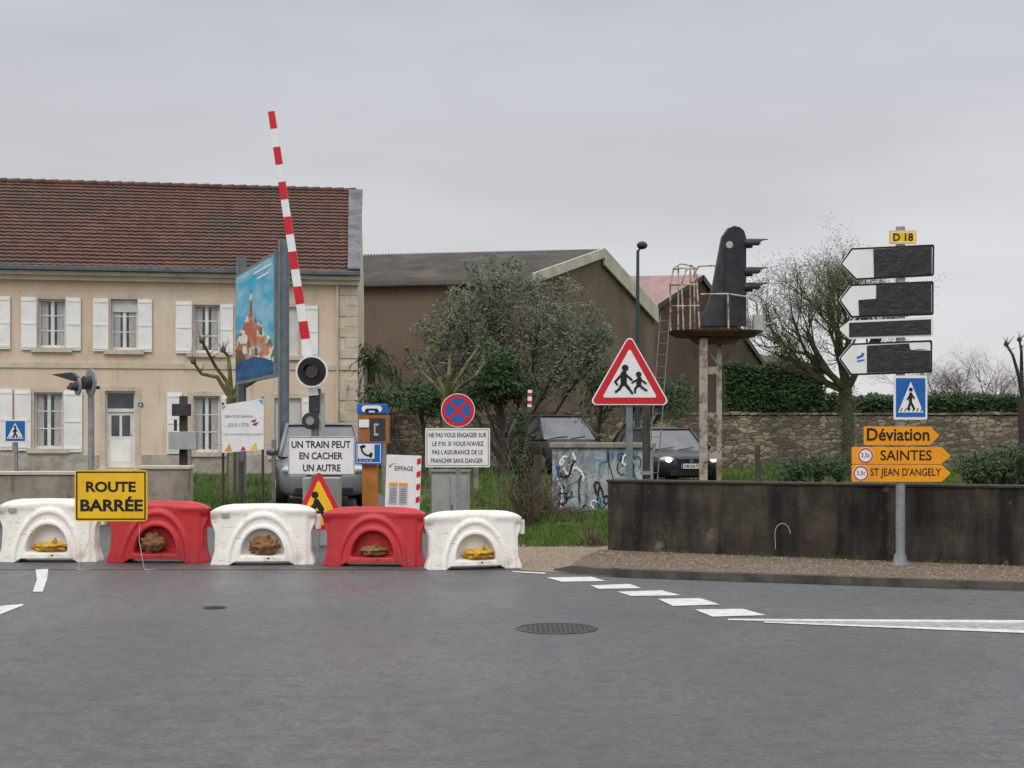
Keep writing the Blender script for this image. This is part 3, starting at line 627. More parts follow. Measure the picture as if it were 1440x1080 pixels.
# ---------------------------------------------------------------- billboard
LBv=Vector((X(330,33.5),33.5)); RBv=Vector((X(388,29),29)); dv=RBv-LBv
t=T('billboard','tall billboard seen edge-on with seaside town poster on steel posts','billboard',388,29,rot=math.atan2(dv.y,dv.x))
LL=dv.length; z0=Z(530,29)-t.z; z1=Z(352,29)-t.z
for x in(-LL,-.0):
    mb=MB(); top=Z(336,29)-t.z if x==0 else Z(362,33.5)-t.z
    mb.box(x-.08,x+.08,.06,.075,0,top); mb.box(x-.08,x+.08,.245,.26,0,top); mb.box(x-.012,x+.012,.0751,.2449,0,top); mb.build('post','steelblue',t)
mb=MB(); mb.box(-LL+.1,-.1,0,.06,z0,z1); op=mb.build('panel','steelblue',t)
fx=lambda u:-LL+.2+(LL-.4)*u; fz=lambda v:z0+.08+(z1-z0-.16)*v
mb=MB(); mb.box(fx(0),fx(1),-.006,-.001,fz(0),fz(1)); mb.build('poster','skyb',op)
mb=MB(); mb.prism([(fx(0),fz(0)),(fx(1),fz(0)),(fx(1),fz(.1)),(fx(.8),fz(.16)),(fx(.5),fz(.2)),(fx(0),fz(.17))],-.009,-.0065); mb.build('poster_sea','sea',op)
mb=MB(); mb.prism([(fx(0),fz(.16)),(fx(.5),fz(.19)),(fx(.8),fz(.15)),(fx(1),fz(.1)),(fx(1),fz(.22)),(fx(.9),fz(.33)),(fx(.78),fz(.36)),(fx(.7),fz(.47)),(fx(.58),fz(.5)),(fx(.5),fz(.6)),(fx(.46),fz(.6)),(fx(.46),fz(.74)),(fx(.43),fz(.82)),(fx(.40),fz(.74)),(fx(.40),fz(.6)),(fx(.3),fz(.57)),(fx(.2),fz(.48)),(fx(.1),fz(.46)),(fx(0),fz(.38))],-.0125,-.0095); mb.build('poster_town','town',op)
mb=MB(); mb.prism([(fx(.0),fz(.16)),(fx(.3),fz(.18)),(fx(.2),fz(.27)),(fx(0),fz(.3))],-.0145,-.013); mb.build('poster_trees','pgreen',op)
for k,(u0,u1) in enumerate(((.5,.95),(.6,.9))): mb=MB(); mb.box(fx(u0),fx(u1),-.012,-.010,fz(.93-.06*k),fz(.948-.06*k)); mb.build('poster_caption','white',op)
t=T('banner','white printed banner with small coloured shapes hung on the fence left','banner',341,27)
mb=MB()
p=t.pts([(311,570),(371,560),(371,632),(312,637)])
mb.prism(p,0,.01); o=mb.build('cloth','white',t)
tpx(t,'BIEN ÊTRE DEMAIN,','wire',o,317,583,356,588,-.004,.0); tpx(t,'...SOUS L\'ÉTÉ!','wire',o,317,594,350,600,-.004,.0); tpx(t,'VIVRE, CULTIVER, SPORT, FAMILLES, ÉCONOMIE','wire',o,314,609,369,612.5,-.004,.0)
for mm,q in(('skyb',[(312,571),(319,570),(313,577)]),('red',[(352,592),(361,589),(358,595)]),('pgreen',[(354,597),(364,593),(360,599)]),('orange',[(316,635),(323,623),(326,634)]),('yellow',[(352,632),(360,622),(362,631)]),('red',[(338,634),(342,627),(346,633)]),('skyb',[(363,563),(370,561),(370,570)])):
    mb=MB(); mb.prism(t.pts(q),-.004,-.001); mb.build('coloured_shape',mm,o)
for x_,yt in((313,566),(369,558)):
    a=t.f(x_,600); mb=MB(); mb.cyl((a[0],.05,0),(a[0],.05,t.f(0,yt)[1]),.025); mb.build('stake','wood',t)
t=T('pedestrian_crossing_sign','small blue pedestrian crossing sign on a thin pole at far left','sign',21,27)
pole(t,19,23,600,'galv',.03); ped(t,6,590,37,622)
t=T('crossing_signal','grey level crossing signal heads seen from the side on a pole','crossing signal',128,25)
mb=MB(); mb.cyl((0,0,0),(0,0,t.f(0,535)[1]),.055,n=12); mb.build('pole','galv',t)
mb=MB(); a=t.f(95,545);b=t.f(140,545); mb.cyl((a[0],0,a[1]),(b[0],0,b[1]),.03); mb.build('cross_arm','darkmetal',t)
for px,py,rr in((131,538,19),(113,544,12)):
    mb=MB(); c=t.f(px,py); d=Vector((-.75,-.6,0)).normalized(); cc=Vector((c[0],-.1,c[1])); r=rr*t.k
    mb.cyl(cc,cc+d*.03,r,r,26); o=mb.build('target_disc','galv',t)
    mb=MB(); mb.cyl(cc+d*.031,cc+d*.15,r*.5,r*.45,16); mb.build('lamp_housing','darkmetal',o)
mb=MB(); p=t.pts([(75,527),(103,524),(112,532),(104,536)]); mb.prism(p,-.12,.1); mb.build('visor','darkmetal',t)
t=T('utility_post','dark wooden utility post with grey boxes in front of the house','utility post',257,27)
mb=MB(); a=t.f(252,557);b=t.f(262,557); mb.box(a[0],b[0],0,.12,0,a[1]); mb.build('post','wood',t)
mb=MB(); t.rect(mb,240,607,279,632,-.2,-.001); mb.build('meter_box','cabgrey',t,bevel=.01)
mb=MB(); t.rect(mb,244,568,269,585,-.15,-.001); mb.build('fuse_box','darkmetal',t,bevel=.01)
mb=MB(); mb.cyl((t.f(248,0)[0],-.07,t.f(0,590)[1]),(t.f(248,0)[0],-.07,t.f(0,606)[1]),.03); mb.build('insulator','darkmetal',t)
for (x0,x1,yt,Y,lb) in((-60,194,668,24,'long low beige concrete wall at the left edge behind the barriers'),(195,266,660,23.6,'short taller beige concrete block wall left of the fence')):
    t=T('concrete_wall',lb,'wall',(x0+x1)/2,Y,group=None)
    a=t.f(x0,yt);b=t.f(x1,yt); mb=MB(); mb.box(a[0],b[0],0,.3,0,a[1]); mb.build('wall_body','concrete',t,bevel=.02)
    mb=MB(); mb.box(a[0]-.02,b[0]+.02,-.03,.33,a[1]+.001,a[1]+.06); mb.build('coping','stone',t,bevel=.01)
# ---------------------------------------------------------------- fences
def fence(label,pa,pb,h,npost,name='wire_fence',wr=.002):
    A=Vector(pa);B=Vector(pb); d=B-A; Ln=d.length
    t=T(name,label,'fence',720,A.y,rot=math.atan2(d.y,d.x),x=A.x)
    zb=gz(B.y)-gz(A.y)
    for i in range(npost):
        u=i/(npost-1); mb=MB(); x=Ln*u; z=zb*u; mb.box(x-.04,x+.04,-.04,.04,z-.1,z+h+.1); mb.build('post','concrete',t)
    mb=MB(); s_=.15; k=-h
    while k<Ln:
        for sg in(1,-1):
            x0=k;x1=k+h; z0,z1=(0,h) if sg>0 else (h,0)
            if x0<0: z0=z0+(z1-z0)*(-x0)/h; x0=0
            if x1>Ln: z1=z0+(z1-z0)*(Ln-x0)/(x1-x0); x1=Ln
            mb.cyl((x0,-.055,z0+zb*x0/Ln),(x1,-.055,z1+zb*x1/Ln),wr,n=3,caps=False)
        k+=s_
    for z in(.05,h*.5,h): mb.cyl((0,-.06,z),(Ln,-.06,z+zb),.004,n=3,caps=False)
    mb.build('wire_mesh','wire',t,fixn=False)
fence('chain link fence in front of the house at left',(X(266,29),29),(X(385,29),29),1.15,3)
fence('chain link fence running below the olive tree before the stone wall',(X(540,31),31),(X(730,33),33),1.2,4,wr=.0012)
for px,yt,lb in((339,648,'short brown wooden stake beside the billboard post'),(1066,626,'short brown wooden stake behind the dark wall')):
    t=T('wooden_stake',lb,'stake',px,26); mb=MB(); mb.cyl((0,0,0),(0,0,t.f(0,yt)[1]),.055,.045,8); mb.build('stake','wood',t)
# ---------------------------------------------------------------- house
A=Vector((X(0,41.7),41.7)); B=Vector((X(503,43.4),43.4)); dv=B-A; HL=dv.length; hc,hs=dv.x/HL,dv.y/HL
t=T('stone_house','two storey beige house with white shutters and red tiled roof','house',0,41.7,rot=math.atan2(hs,hc)); HZ=t.z
def hf(px,py):
    k=(px-720)/F; q=(k*A.y-A.x)/(hc-k*hs); return q,Z(py,A.y+q*hs)-HZ
EZ=hf(503,389)[1]
XL=-5.
W=[(54,421,92,489,'w'),(156,421,193,492,'w2'),(272,429,309,496,'w'),(388,432,421,500,'r'),
   (48,552,88,631,'w'),(148,550,190,659,'d'),(272,557,309,636,'w'),(386,560,423,640,'r'),(-50,420,-12,489,'w'),(-52,552,-12,631,'w')]
ops=[]
for x0,y0,x1,y1,k in W:
    a=hf(x0,y1);b=hf(x1,y0); ops.append((a[0],a[1],b[0],b[1],k))
xs=sorted(set([XL,HL]+[o[0] for o in ops]+[o[2] for o in ops])); zs=sorted(set([0,EZ]+[o[1] for o in ops]+[o[3] for o in ops]))
mb=MB()
for i in range(len(xs)-1):
    for j in range(len(zs)-1):
        cx=(xs[i]+xs[i+1])/2; cz=(zs[j]+zs[j+1])/2
        if any(o[0]<cx<o[2] and o[1]<cz<o[3] for o in ops): continue
        mb.poly([(xs[i],0,zs[j]),(xs[i+1],0,zs[j]),(xs[i+1],0,zs[j+1]),(xs[i],0,zs[j+1])])
for o in ops:
    x0,z0,x1,z1=o[:4]; D=.28
    mb.poly([(x0,0,z0),(x0,D,z0),(x0,D,z1),(x0,0,z1)]); mb.poly([(x1,0,z0),(x1,D,z0),(x1,D,z1),(x1,0,z1)]); mb.poly([(x0,0,z1),(x1,0,z1),(x1,D,z1),(x0,D,z1)]); mb.poly([(x0,0,z0),(x1,0,z0),(x1,D,z0),(x0,D,z0)])
mb.build('wall','stucco',t,fixn=False)
RY=4.3; RZ=Z(270,47.7)-HZ
k_=(508-720)/F; RX=(k_*(A.y+RY*hc)-A.x+RY*hs)/(hc-k_*hs)
mb=MB(); BX,BY=HL+(RX-HL)*2,8.6
mb.poly([(HL,0,0),(BX,BY,0),(BX,BY,EZ),(RX,RY,RZ-.1),(HL,0,EZ)]); mb.poly([(XL,0,0),(XL,BY,0),(XL,BY,EZ),(XL,RY,RZ-.1),(XL,0,EZ)]); mb.poly([(XL,BY,0),(BX,BY,0),(BX,BY,EZ),(XL,BY,EZ)]); mb.build('gable_wall','stone',t,fixn=False)
def roofgrid(mb,XL,xr0,xr1,y0,z0,y1,z1,rows,per,amp,step):
    nc=int((xr0-XL)/per*4); n=Vector((0,-(z1-z0),(y1-y0))).normalized(); vs=[];fs=[]
    for r in range(rows):
        for e_ in(0,1):
            v=(r+e_)/rows; off=step*(1-e_)
            for i in range(nc+1):
                u=i/nc; x=XL+(xr0+(xr1-xr0)*v-XL)*u; ph=2*PI*x/per
                o_=off+amp*math.cos(ph)+.012*noise.noise(Vector((x*.7,v*9,1)))+.03*noise.noise(Vector((x*.25,v*2,5)))
                p=Vector((x,y0+(y1-y0)*v,z0+(z1-z0)*v))+n*o_; vs.append(p)
    w_=nc+1
    for r in range(rows):
        for i in range(nc):
            a=(2*r)*w_+i; fs.append((a,a+1,a+1+w_,a+w_))
            if r<rows-1: b=(2*r+1)*w_+i; fs.append((b,b+1,b+1+w_,b+w_))
    mb.add(vs,fs)
mb=MB(); roofgrid(mb,XL,HL-.3,RX-.42,-.35,EZ+.1,RY,RZ,24,.24,.012,.045)
oroof=mb.build('roof','tiles',t,fixn=False)
mb=MB(); mb.poly([(XL,RY,RZ),(RX,RY,RZ),(BX,BY+.3,EZ),(XL,BY+.3,EZ)]); mb.build('rear_roof','tiles',oroof,fixn=False)
mb=MB(); x=XL
while x<RX-.3: mb.cyl((x,RY,RZ+.02),(x+.42,RY,RZ+.04),.09,.105,8); x+=.4
mb.build('ridge_tiles','tiles',oroof)
mb=MB(); n=Vector((0,-(RZ-EZ),RY)).normalized()
a0,a1=Vector((HL-.32,-.3,EZ+.12)),Vector((RX-.42,RY,RZ+.0)); b0,b1=Vector((HL+.06,-.3,EZ+.12)),Vector((RX+.05,RY,RZ+.0)); q=n*.1; q2=-n*.2
mb.add([a0+q,a1+q,b1+q,b0+q,a0+q2,a1+q2,b1+q2,b0+q2],[(0,1,2,3),(4,5,6,7),(0,1,5,4),(2,3,7,6),(0,3,7,4),(1,2,6,5)]); mb.build('verge_coping','verge',t)
mb=MB(); mb.box(XL,HL+.05,-.5,-.36,EZ-.02,EZ+.11); mb.build('gutter','zinc',t,bevel=.02)
mb=MB(); mb.box(XL,HL+.06,-.34,-.001,EZ-.14,EZ-.03); mb.build('cornice','stone',t)
mb=MB(); mb.box(XL,HL+.04,-.2,-.002,EZ-.28,EZ-.141); mb.build('lower_cornice','stone',t)
zb=hf(250,514)[1]; mb=MB(); mb.box(XL,HL+.003,-.04,-.001,zb-.1,zb+.06); mb.build('string_course','stone',t)
z=0;i=0
while z<EZ-.3:
    h=min(.32,EZ-.29-z); w_=.55 if i%2 else .38
    if not(zb-.42<z<zb+.1): mb=MB(); mb.box(HL-w_,HL+.012,-.03,-.003,z,z+h-.01); mb.build('quoin','stone',t,bevel=.006)
    z+=h; i+=1
mb=MB(); mb.cyl((HL-.62,-.09,0),(HL-.62,-.09,EZ-.1),.04,n=10); mb.build('downpipe','stone',t)
dx0,dx1=hf(146,0)[0],hf(192,0)[0]
zpl=hf(100,640)[1]
for u0,u1 in((XL,dx0-.15),(dx1+.15,HL-.56)): mb=MB(); mb.box(u0,u1,-.03,-.002,0,zpl); mb.build('plinth','plinth',t)
def surround(par,x0,z0,x1,z1,sill=True):
    mb=MB(); e=.14; mb.add([(x0-e,-.025,z0),(x0-.002,-.025,z0),(x0-.002,-.025,z1+.002),(x1+.002,-.025,z1+.002),(x1+.002,-.025,z0),(x1+e,-.025,z0),(x1+e,-.025,z1+e),(x0-e,-.025,z1+e)]+[(x0-e,-.001,z0),(x0-.002,-.001,z0),(x0-.002,-.001,z1+.002),(x1+.002,-.001,z1+.002),(x1+.002,-.001,z0),(x1+e,-.001,z0),(x1+e,-.001,z1+e),(x0-e,-.001,z1+e)],
        [(0,1,2,7),(2,3,6,7),(3,4,5,6)]+[(i,(i+1)%8,8+(i+1)%8,8+i) for i in range(8)])
    mb.build('surround','stone',par)
    if sill: mb=MB(); mb.box(x0-.2,x1+.2,-.1,.0-.001,z0-.13,z0-.003); mb.build('sill','stone',par)
for x0,z0,x1,z1,k in ops:
    if k in('w','w2'):
        mb=MB(); e=.055; d=.14
        mb.box(x0,x0+e,d,d+.06,z0,z1); mb.box(x1-e,x1,d,d+.06,z0,z1); mb.box(x0+e,x1-e,d,d+.06,z0,z0+.09); mb.box(x0+e,x1-e,d,d+.06,z1-e,z1)
        xm=(x0+x1)/2; mb.box(xm-.05,xm+.05,d,d+.059,z0+.09,z1-e)
        for q in(.36,.67): 
            zz=z0+(z1-z0)*q; mb.box(x0+e,xm-.05,d+.01,d+.05,zz-.016,zz+.016); mb.box(xm+.05,x1-e,d+.01,d+.05,zz-.016,zz+.016)
        o=mb.build('window','frame',t)
        mb=MB(); mb.box(x0+e,x1-e,d+.03,d+.04,z0+.05,z1-e); mb.build('pane','glass',o)
        if k=='w2': mb=MB(); zt=z1-(z1-z0)*.25; [mb.box(x0+.002,x1-.002,d-.03,d-.01,zt+i*.06,zt+i*.06+.06) for i in range(int((z1-zt)/.06))]; mb.build('roller_blind','roller',o)
        for sx in(0,1):
            mb=MB(); xa=x0+e+.01 if sx==0 else x1-e-.2; vs=[];fs=[]
            for j in range(13):
                xx=xa+j*.016; yy=d+.02+(.006 if j%2 else 0); vs+=[(xx,yy,z0+.1),(xx,yy,z1-.08)]
            fs=[(2*j,2*j+2,2*j+3,2*j+1) for j in range(12)]; mb.add(vs,fs); mb.build('curtain','curtain',o,fixn=False)
        surround(o,x0,z0,x1,z1)
    elif k=='r':
        mb=MB(); zz=z0; 
        while zz<z1-.05: mb.box(x0+.01,x1-.01,.08,.1,zz,zz+.056); mb.box(x0+.01,x1-.01,.09,.1,zz+.056,zz+.06); zz+=.06
        o=mb.build('roller_shutter','roller',t); surround(o,x0,z0,x1,z1)
        mb=MB(); mb.box(x0,x1,.101,.14,z0,z1); mb.build('window_frame','frame',o)
    else:
        mb=MB(); mb.box(x0+.05,x1-.05,.16,.2,z0+.02,z1-.62); o=mb.build('door','frame',t)
        xm=(x0+x1)/2; zq=z0+(z1-z0)*.42
        for u0,u1 in((x0+.16,xm-.04),(xm+.04,x1-.16)): mb=MB(); mb.box(u0,u1,.15,.159,zq,z1-.72); mb.build('pane','glass',o)
        mb=MB(); mb.box(x0+.14,x1-.14,.15,.159,z0+.2,zq-.12); mb.build('lower_panel','shutter',o,bevel=.004)
        mb=MB(); mb.box(x0+.05,x1-.05,.17,.18,z1-.52,z1-.06); mb.build('transom_pane','glass',o)
        mb=MB(); mb.box(x0,x0+.05,.12,.2,z0,z1); mb.box(x1-.05,x1,.12,.2,z0,z1); mb.box(x0+.05,x1-.05,.12,.2,z1-.06,z1); mb.box(x0+.05,x1-.05,.12,.2,z1-.62,z1-.52); mb.build('door_frame','frame',o)
        mb=MB(); mb.cyl((x1-.12,.12,z0+1),(x1-.12,.16,z0+1),.02); mb.build('handle','darkmetal',o)
        surround(o,x0,z0,x1,z1,False)
        mb=MB(); mb.box(x0-.2,x1+.2,-.35,-.001,0,z0-.001); mb.box(x0-.3,x1+.3,-.7,-.351,0,z0*.5); mb.build('doorstep','stone',t)
for x0,y0,x1,y1 in((30,418,52,492),(93,419,114,493),(131,420,153,494),(194,421,214,495),(247,424,270,497),(310,428,328,499),(-3,417,15,491),(0,547,18,633),(21,548,44,634),(90,549,116,636),(235,552,256,638),(312,556,334,640),(424,430,447,502),(425,560,447,640)):
    a=hf(x0,y1);b=hf(x1,y0); mb=MB(); mb.box(a[0],b[0],-.07,-.03,a[1],b[1]); h=b[1]-a[1]
    o=mb.build('shutter','shutter',t,bevel=.006)
    for q in(.06,.5,.94): mb=MB(); mb.box(a[0]+.03,b[0]-.03,-.085,-.071,a[1]+h*q-.03,a[1]+h*q+.03); mb.build('batten','shutter',o)
a=hf(194,572);b=hf(201,566); mb=MB(); mb.box(a[0],b[0],-.03,-.026,a[1],b[1]); o=mb.build('number_plate','blue',t); text('6','white',o,(a[0]+b[0])/2,(a[1]+b[1])/2,-.032,.06,.09)
# ---------------------------------------------------------------- hangar
t=T('warehouse','large brown rendered warehouse with grey corrugated roof and cream gable trim','warehouse',745,56,x=0,z=0); t.o.location=(0,0,0)
def W3(px,py,Y): return Vector((X(px,Y),Y,Z(py,Y)))
lc=W3(745,392,56); rc=W3(921,440,71.3); ap=W3(845,356,63.6); le=W3(380,399,58); lr=W3(380,366,66)
gl=lambda p:Vector((p.x,p.y,.5))
mb=MB(); mb.poly([gl(le),gl(lc),lc,le]); mb.poly([gl(lc),gl(rc),rc,ap,lc]); mb.build('wall','render',t,fixn=False)
mb=MB(); nn=110; vs=[];fs=[]
nrm=(lc-le).cross(lr-le).normalized(); nrm=nrm if nrm.z>0 else -nrm
for i in range(nn*2+1):
    u=i/(nn*2); o_=nrm*(.09 if i%2 else 0)
    p=le.lerp(lc+Vector((.15,.1,0)),u)+o_+Vector((0,-.4,-.25)); q=lr.lerp(ap,u)+o_+Vector((0,0,.12)); vs+=[p,q]
for i in range(nn*2): fs.append((2*i,2*i+2,2*i+3,2*i+1))
mb.add(vs,fs); mb.poly([lr,ap,rc,rc+Vector((-26,6,0))])
orf=mb.build('roof','corr',t,fixn=False)
mb=MB()
def plank(mb,a,b,h,nv):
    mb.add([a,b,b-Vector((0,0,h)),a-Vector((0,0,h)),a+nv,b+nv,b+nv-Vector((0,0,h)),a+nv-Vector((0,0,h))],[(0,1,2,3),(4,5,6,7),(0,1,5,4),(2,3,7,6),(0,3,7,4),(1,2,6,5)])
gd=(rc-lc); gd.z=0; gd.normalize(); gn=Vector((gd.y,-gd.x,0))
u=Vector((0,0,.22)); plank(mb,lc+gn*.1+u,ap+gn*.1+u,.42,gn*.1); mb.build('gable_trim','cream',t,fixn=True)
mb=MB(); plank(mb,ap+gn*.1+u,rc+gn*.1+u,.75,gn*.1); mb.build('gable_trim','cream',t,fixn=True)
t=T('brown_shed','brown gabled shed with faded pink sheet roof behind the warehouse','shed',950,75,z=0,x=0); t.o.location=(0,0,0)
l2=W3(925,432,78);a2=W3(988,391,82);r2=W3(1076,515,92);bk=W3(880,392,96);bl=W3(840,430,92)
mb=MB(); mb.poly([gl(l2),gl(r2),r2,a2,l2]); mb.poly([gl(bl),gl(l2),l2,bl]); mb.build('wall','render2',t,fixn=False)
mb=MB(); z_=Vector((0,0,.15)); nn=30;vs=[];fs=[]
for i in range(nn*2+1):
    u=i/(nn*2); o_=Vector((0,0,.06 if i%2 else 0)); vs+=[bl.lerp(l2,u)+o_,bk.lerp(a2,u)+o_+z_]
for i in range(nn*2): fs.append((2*i,2*i+2,2*i+3,2*i+1))
mb.add(vs,fs); mb.build('roof','pinkroof',t,fixn=False)
mb=MB(); plank(mb,a2+z_,r2+z_,.35,Vector((.05,-.3,0))); mb.build('gable_trim','darkmetal',t)
mb=MB(); plank(mb,l2+z_,a2+z_,.3,Vector((.0,-.3,0))); mb.build('gable_trim','darkmetal',t)
t=T('mossy_roof_cottage','low cottage with mossy tiled roof peeking above the hedge','cottage',1105,110,z=.6)
a=t.f(1070,516);b=t.f(1145,496); mb=MB(); mb.box(a[0],b[0]-.6,0,6,0,a[1]); mb.build('wall','render',t)
mb=MB(); mb.poly([(a[0]-1.2,-.4,a[1]-.2),(b[0],-.4,a[1]-.2),(b[0]-1,3,b[1]),(a[0]-.2,3,b[1])]); mb.poly([(b[0],-.4,a[1]-.2),(b[0],6.4,a[1]-.2),(b[0]-1,3,b[1])]); mb.build('roof','moss',t,fixn=False)
# ---------------------------------------------------------------- stone wall
t=T('stone_wall','long rubble stone boundary wall behind the parked cars','wall',520,48)
mb=MB(); L1=X(1900,48)-X(520,48); n=260; vs=[];fs=[]
for i in range(n+1):
    x=L1*i/n; top=1.74+.05*noise.noise(Vector((x*.8,0,0)))+.03*noise.noise(Vector((x*4,1,0))); 
    for (y,z) in((0,0),(0,top),(.4,top),(.4,0)): vs.append((x,y+.02*noise.noise(Vector((x*3,z*3,y))),z))
for i in range(n):
    for k in range(3): a=4*i+k; fs.append((a,a+1,a+5,a+4))
mb.add(vs,fs); mb.add([(0,0,0),(0,0,1.74),(0,.4,1.74),(0,.4,0)],[(0,1,2,3)]); mb.build('wall_body','rubble',t,fixn=False)
mb=MB(); x=0
while x<L1:
    l=R.uniform(.35,.7); mb.box(x,x+l+.01,-.05,.45,1.79,1.80+R.uniform(.03,.1),rot=Matrix.Rotation(R.uniform(-.03,.03),3,'Y')); x+=l
mb.build('cap_stones','rubble',t)
# ---------------------------------------------------------------- vegetation
def leaves(mb,blobs,size,seed=1,gap=.0,asp=.45):
    r=random.Random(seed)
    for (cx,cy,cz,rx,ry,rz,n) in blobs:
        for i in range(n):
            d=Vector((r.gauss(0,1),r.gauss(0,1),r.gauss(0,1))).normalized(); k=r.uniform(.1,1.15)**.5*(1+.45*noise.noise(d*2.5+Vector((cx,cy,cz))))
            p=Vector((cx+d.x*rx*k,cy+d.y*ry*k,cz+d.z*rz*k))
            if gap and noise.noise(p*1.9)+.4*noise.noise(p*5)<-gap: continue
            s=size*r.uniform(.6,1.4); a=Vector((r.gauss(0,1),r.gauss(0,1),r.gauss(0,1))).normalized(); b=a.orthogonal().normalized()
            mb.add([p-a*s,p+b*s*asp,p+a*s,p-b*s*asp],[(0,1,2,3)])
def grow(mb,tw,p,d,ln,r,lv,rnd,up=.15,kids=3,thin=.02,spread=.7,tips=None,shrink=.72):
    pts=[p]; q=p; rr=[r]; dd=d
    ns=3
    for i in range(ns):
        dd=(dd+Vector((rnd.gauss(0,.16),rnd.gauss(0,.16),rnd.gauss(0,.1)+up*.3))).normalized(); q=q+dd*ln/ns; pts.append(q); rr.append(r*(1-.3*(i+1)/ns))
    (tw if r<thin else mb).tube(pts,rr,3 if r<thin else 7)
    if tips is not None and lv<=3: tips.append(q)
    if lv==0: return
    for i in range(kids):
        k=rnd.randint(1,ns) if i else ns; o=pts[k]
        ax=Vector((rnd.gauss(0,1),rnd.gauss(0,1),rnd.gauss(0,.6)))
        nd=(dd+ax.normalized()*spread*rnd.uniform(.6,1.3)).normalized()
        grow(mb,tw,o,nd,ln*shrink*rnd.uniform(.75,1.15),rr[k]*.62,lv-1,rnd,up,kids,thin,spread,tips,shrink)
def leafy(label,px,Y,blobs,m,size,name='bush',cat='bush',seed=1,tr=.1,gap=.2,asp=.45,tw_=14,ntr=99):
    t=T(name,label,cat,px,Y); rnd=random.Random(seed)
    bl=[]
    for (bx,by,rx,rz,ry,dy,n) in blobs:
        c=t.f(bx,by); bl.append((c[0],dy,c[1],rx*t.k,ry,rz*t.k,n))
    mb=MB()
    for b in bl[:ntr]:
        base=Vector((rnd.uniform(-.2,.2),rnd.uniform(-.2,.2),0)); top=Vector((b[0],b[1],b[2])); mid=base.lerp(top,.5)+Vector((rnd.uniform(-.2,.2),0,-.1))
        mb.tube([base,mid,top],[tr,tr*.7,tr*.3],7)
        for k in range(tw_):
            d=Vector((rnd.gauss(0,1),rnd.gauss(0,1),abs(rnd.gauss(0,1)))).normalized(); e=top+Vector((d.x*b[3],d.y*b[4],d.z*b[5]))*1.05; s0=mid.lerp(top,rnd.random()); mm_=s0.lerp(e,.5)+Vector((rnd.gauss(0,.1),0,rnd.gauss(0,.1))); mb.tube([s0,mm_,e],[tr*.2,.01,.005],4)
    mb.build('trunk','barkd',t)
    mb=MB(); leaves(mb,bl,size,seed,gap,asp); mb.build('crown',m,t,fixn=False)
    return t
ol=[(700,408,45,38,1.2,0,2100),(760,448,58,48,1.4,.3,3000),(650,460,50,46,1.2,0,2500),(705,485,64,46,1.4,.2,2800),(800,492,52,44,1.2,0,2400),(620,510,34,36,1,0,1100),(836,492,26,34,.8,0,800),(755,532,80,32,1.2,0,2300)]
ro=random.Random(31)
for (x,y,rx,rz,n) in [(700,404,50,38,8),(765,440,60,48,8),(640,460,50,46,8),(805,484,54,48,8),(612,510,34,40,5),(842,490,24,38,5)]:
    for k in range(n):
        a=ro.uniform(-.3,PI+.3); ol.append((x+math.cos(a)*rx,y-math.sin(a)*rz,ro.uniform(8,16),ro.uniform(8,14),ro.uniform(.3,.6),ro.uniform(-.6,.9),ro.randint(80,170)))
leafy('large loose grey-green olive tree in front of the warehouse',715,44,ol,'olive',.068,name='olive_tree',cat='tree',seed=3,gap=.26,asp=.3,tr=.06,tw_=30,ntr=8)
leafy('dark green round evergreen bush under the olive tree',700,41,[(700,512,32,30,.9,0,2300),(690,545,55,22,.9,0,2500),(730,540,30,25,.8,0,1500)],'dleaf',.065,seed=5,gap=.3)
leafy('low dark green shrub mass left of the olive tree',600,41,[(590,560,50,24,.8,0,2200),(640,565,50,22,.8,0,1800),(530,560,28,22,.8,0,900)],'dleaf',.06,seed=6,gap=.3)
leafy('dark shrub growing to the right of the olive tree',850,43,[(850,545,35,35,.8,0,1800),(900,560,35,25,.8,0,1500),(945,560,35,30,.8,0,1500)],'dleaf',.06,seed=8,gap=.3)
leafy('dark ivy clump climbing the posts left of the painted cabinet',733,24.9,[(731,600,8,22,.12,0,420),(733,640,11,30,.15,0,750),(742,680,17,35,.2,0,1100),(752,715,20,22,.2,0,800)],'dleaf',.028,seed=15,gap=.25,tr=.03,tw_=5,name='ivy_plant',cat='ivy')
t=T('palm_bush','dark fan palm bush against the end of the house','palm',522,44); rnd=random.Random(4); mb=MB(); c=t.f(520,500)
for k in range(40):
    a=rnd.uniform(0,2*PI); e=rnd.uniform(-.6,1.4); l=rnd.uniform(.7,1.2); p=Vector((0,0,c[1]-.3)); d=Vector((math.cos(a)*math.cos(e),math.sin(a)*math.cos(e),math.sin(e)))
    for j in range(12):
        q=p+d*l*(j/12)-Vector((0,0,.35*(j/12)**2)); s_=Vector((rnd.gauss(0,.1),rnd.gauss(0,.1),-.05-.02*j)); mb.poly([q,q+d*.05,q+d*.2+s_*2.0])
mb.build('fronds','dleaf',t,fixn=False); mb=MB(); mb.cyl((0,0,0),(0,0,c[1]-.3),.16,.12,9); mb.build('trunk','barkd',t)
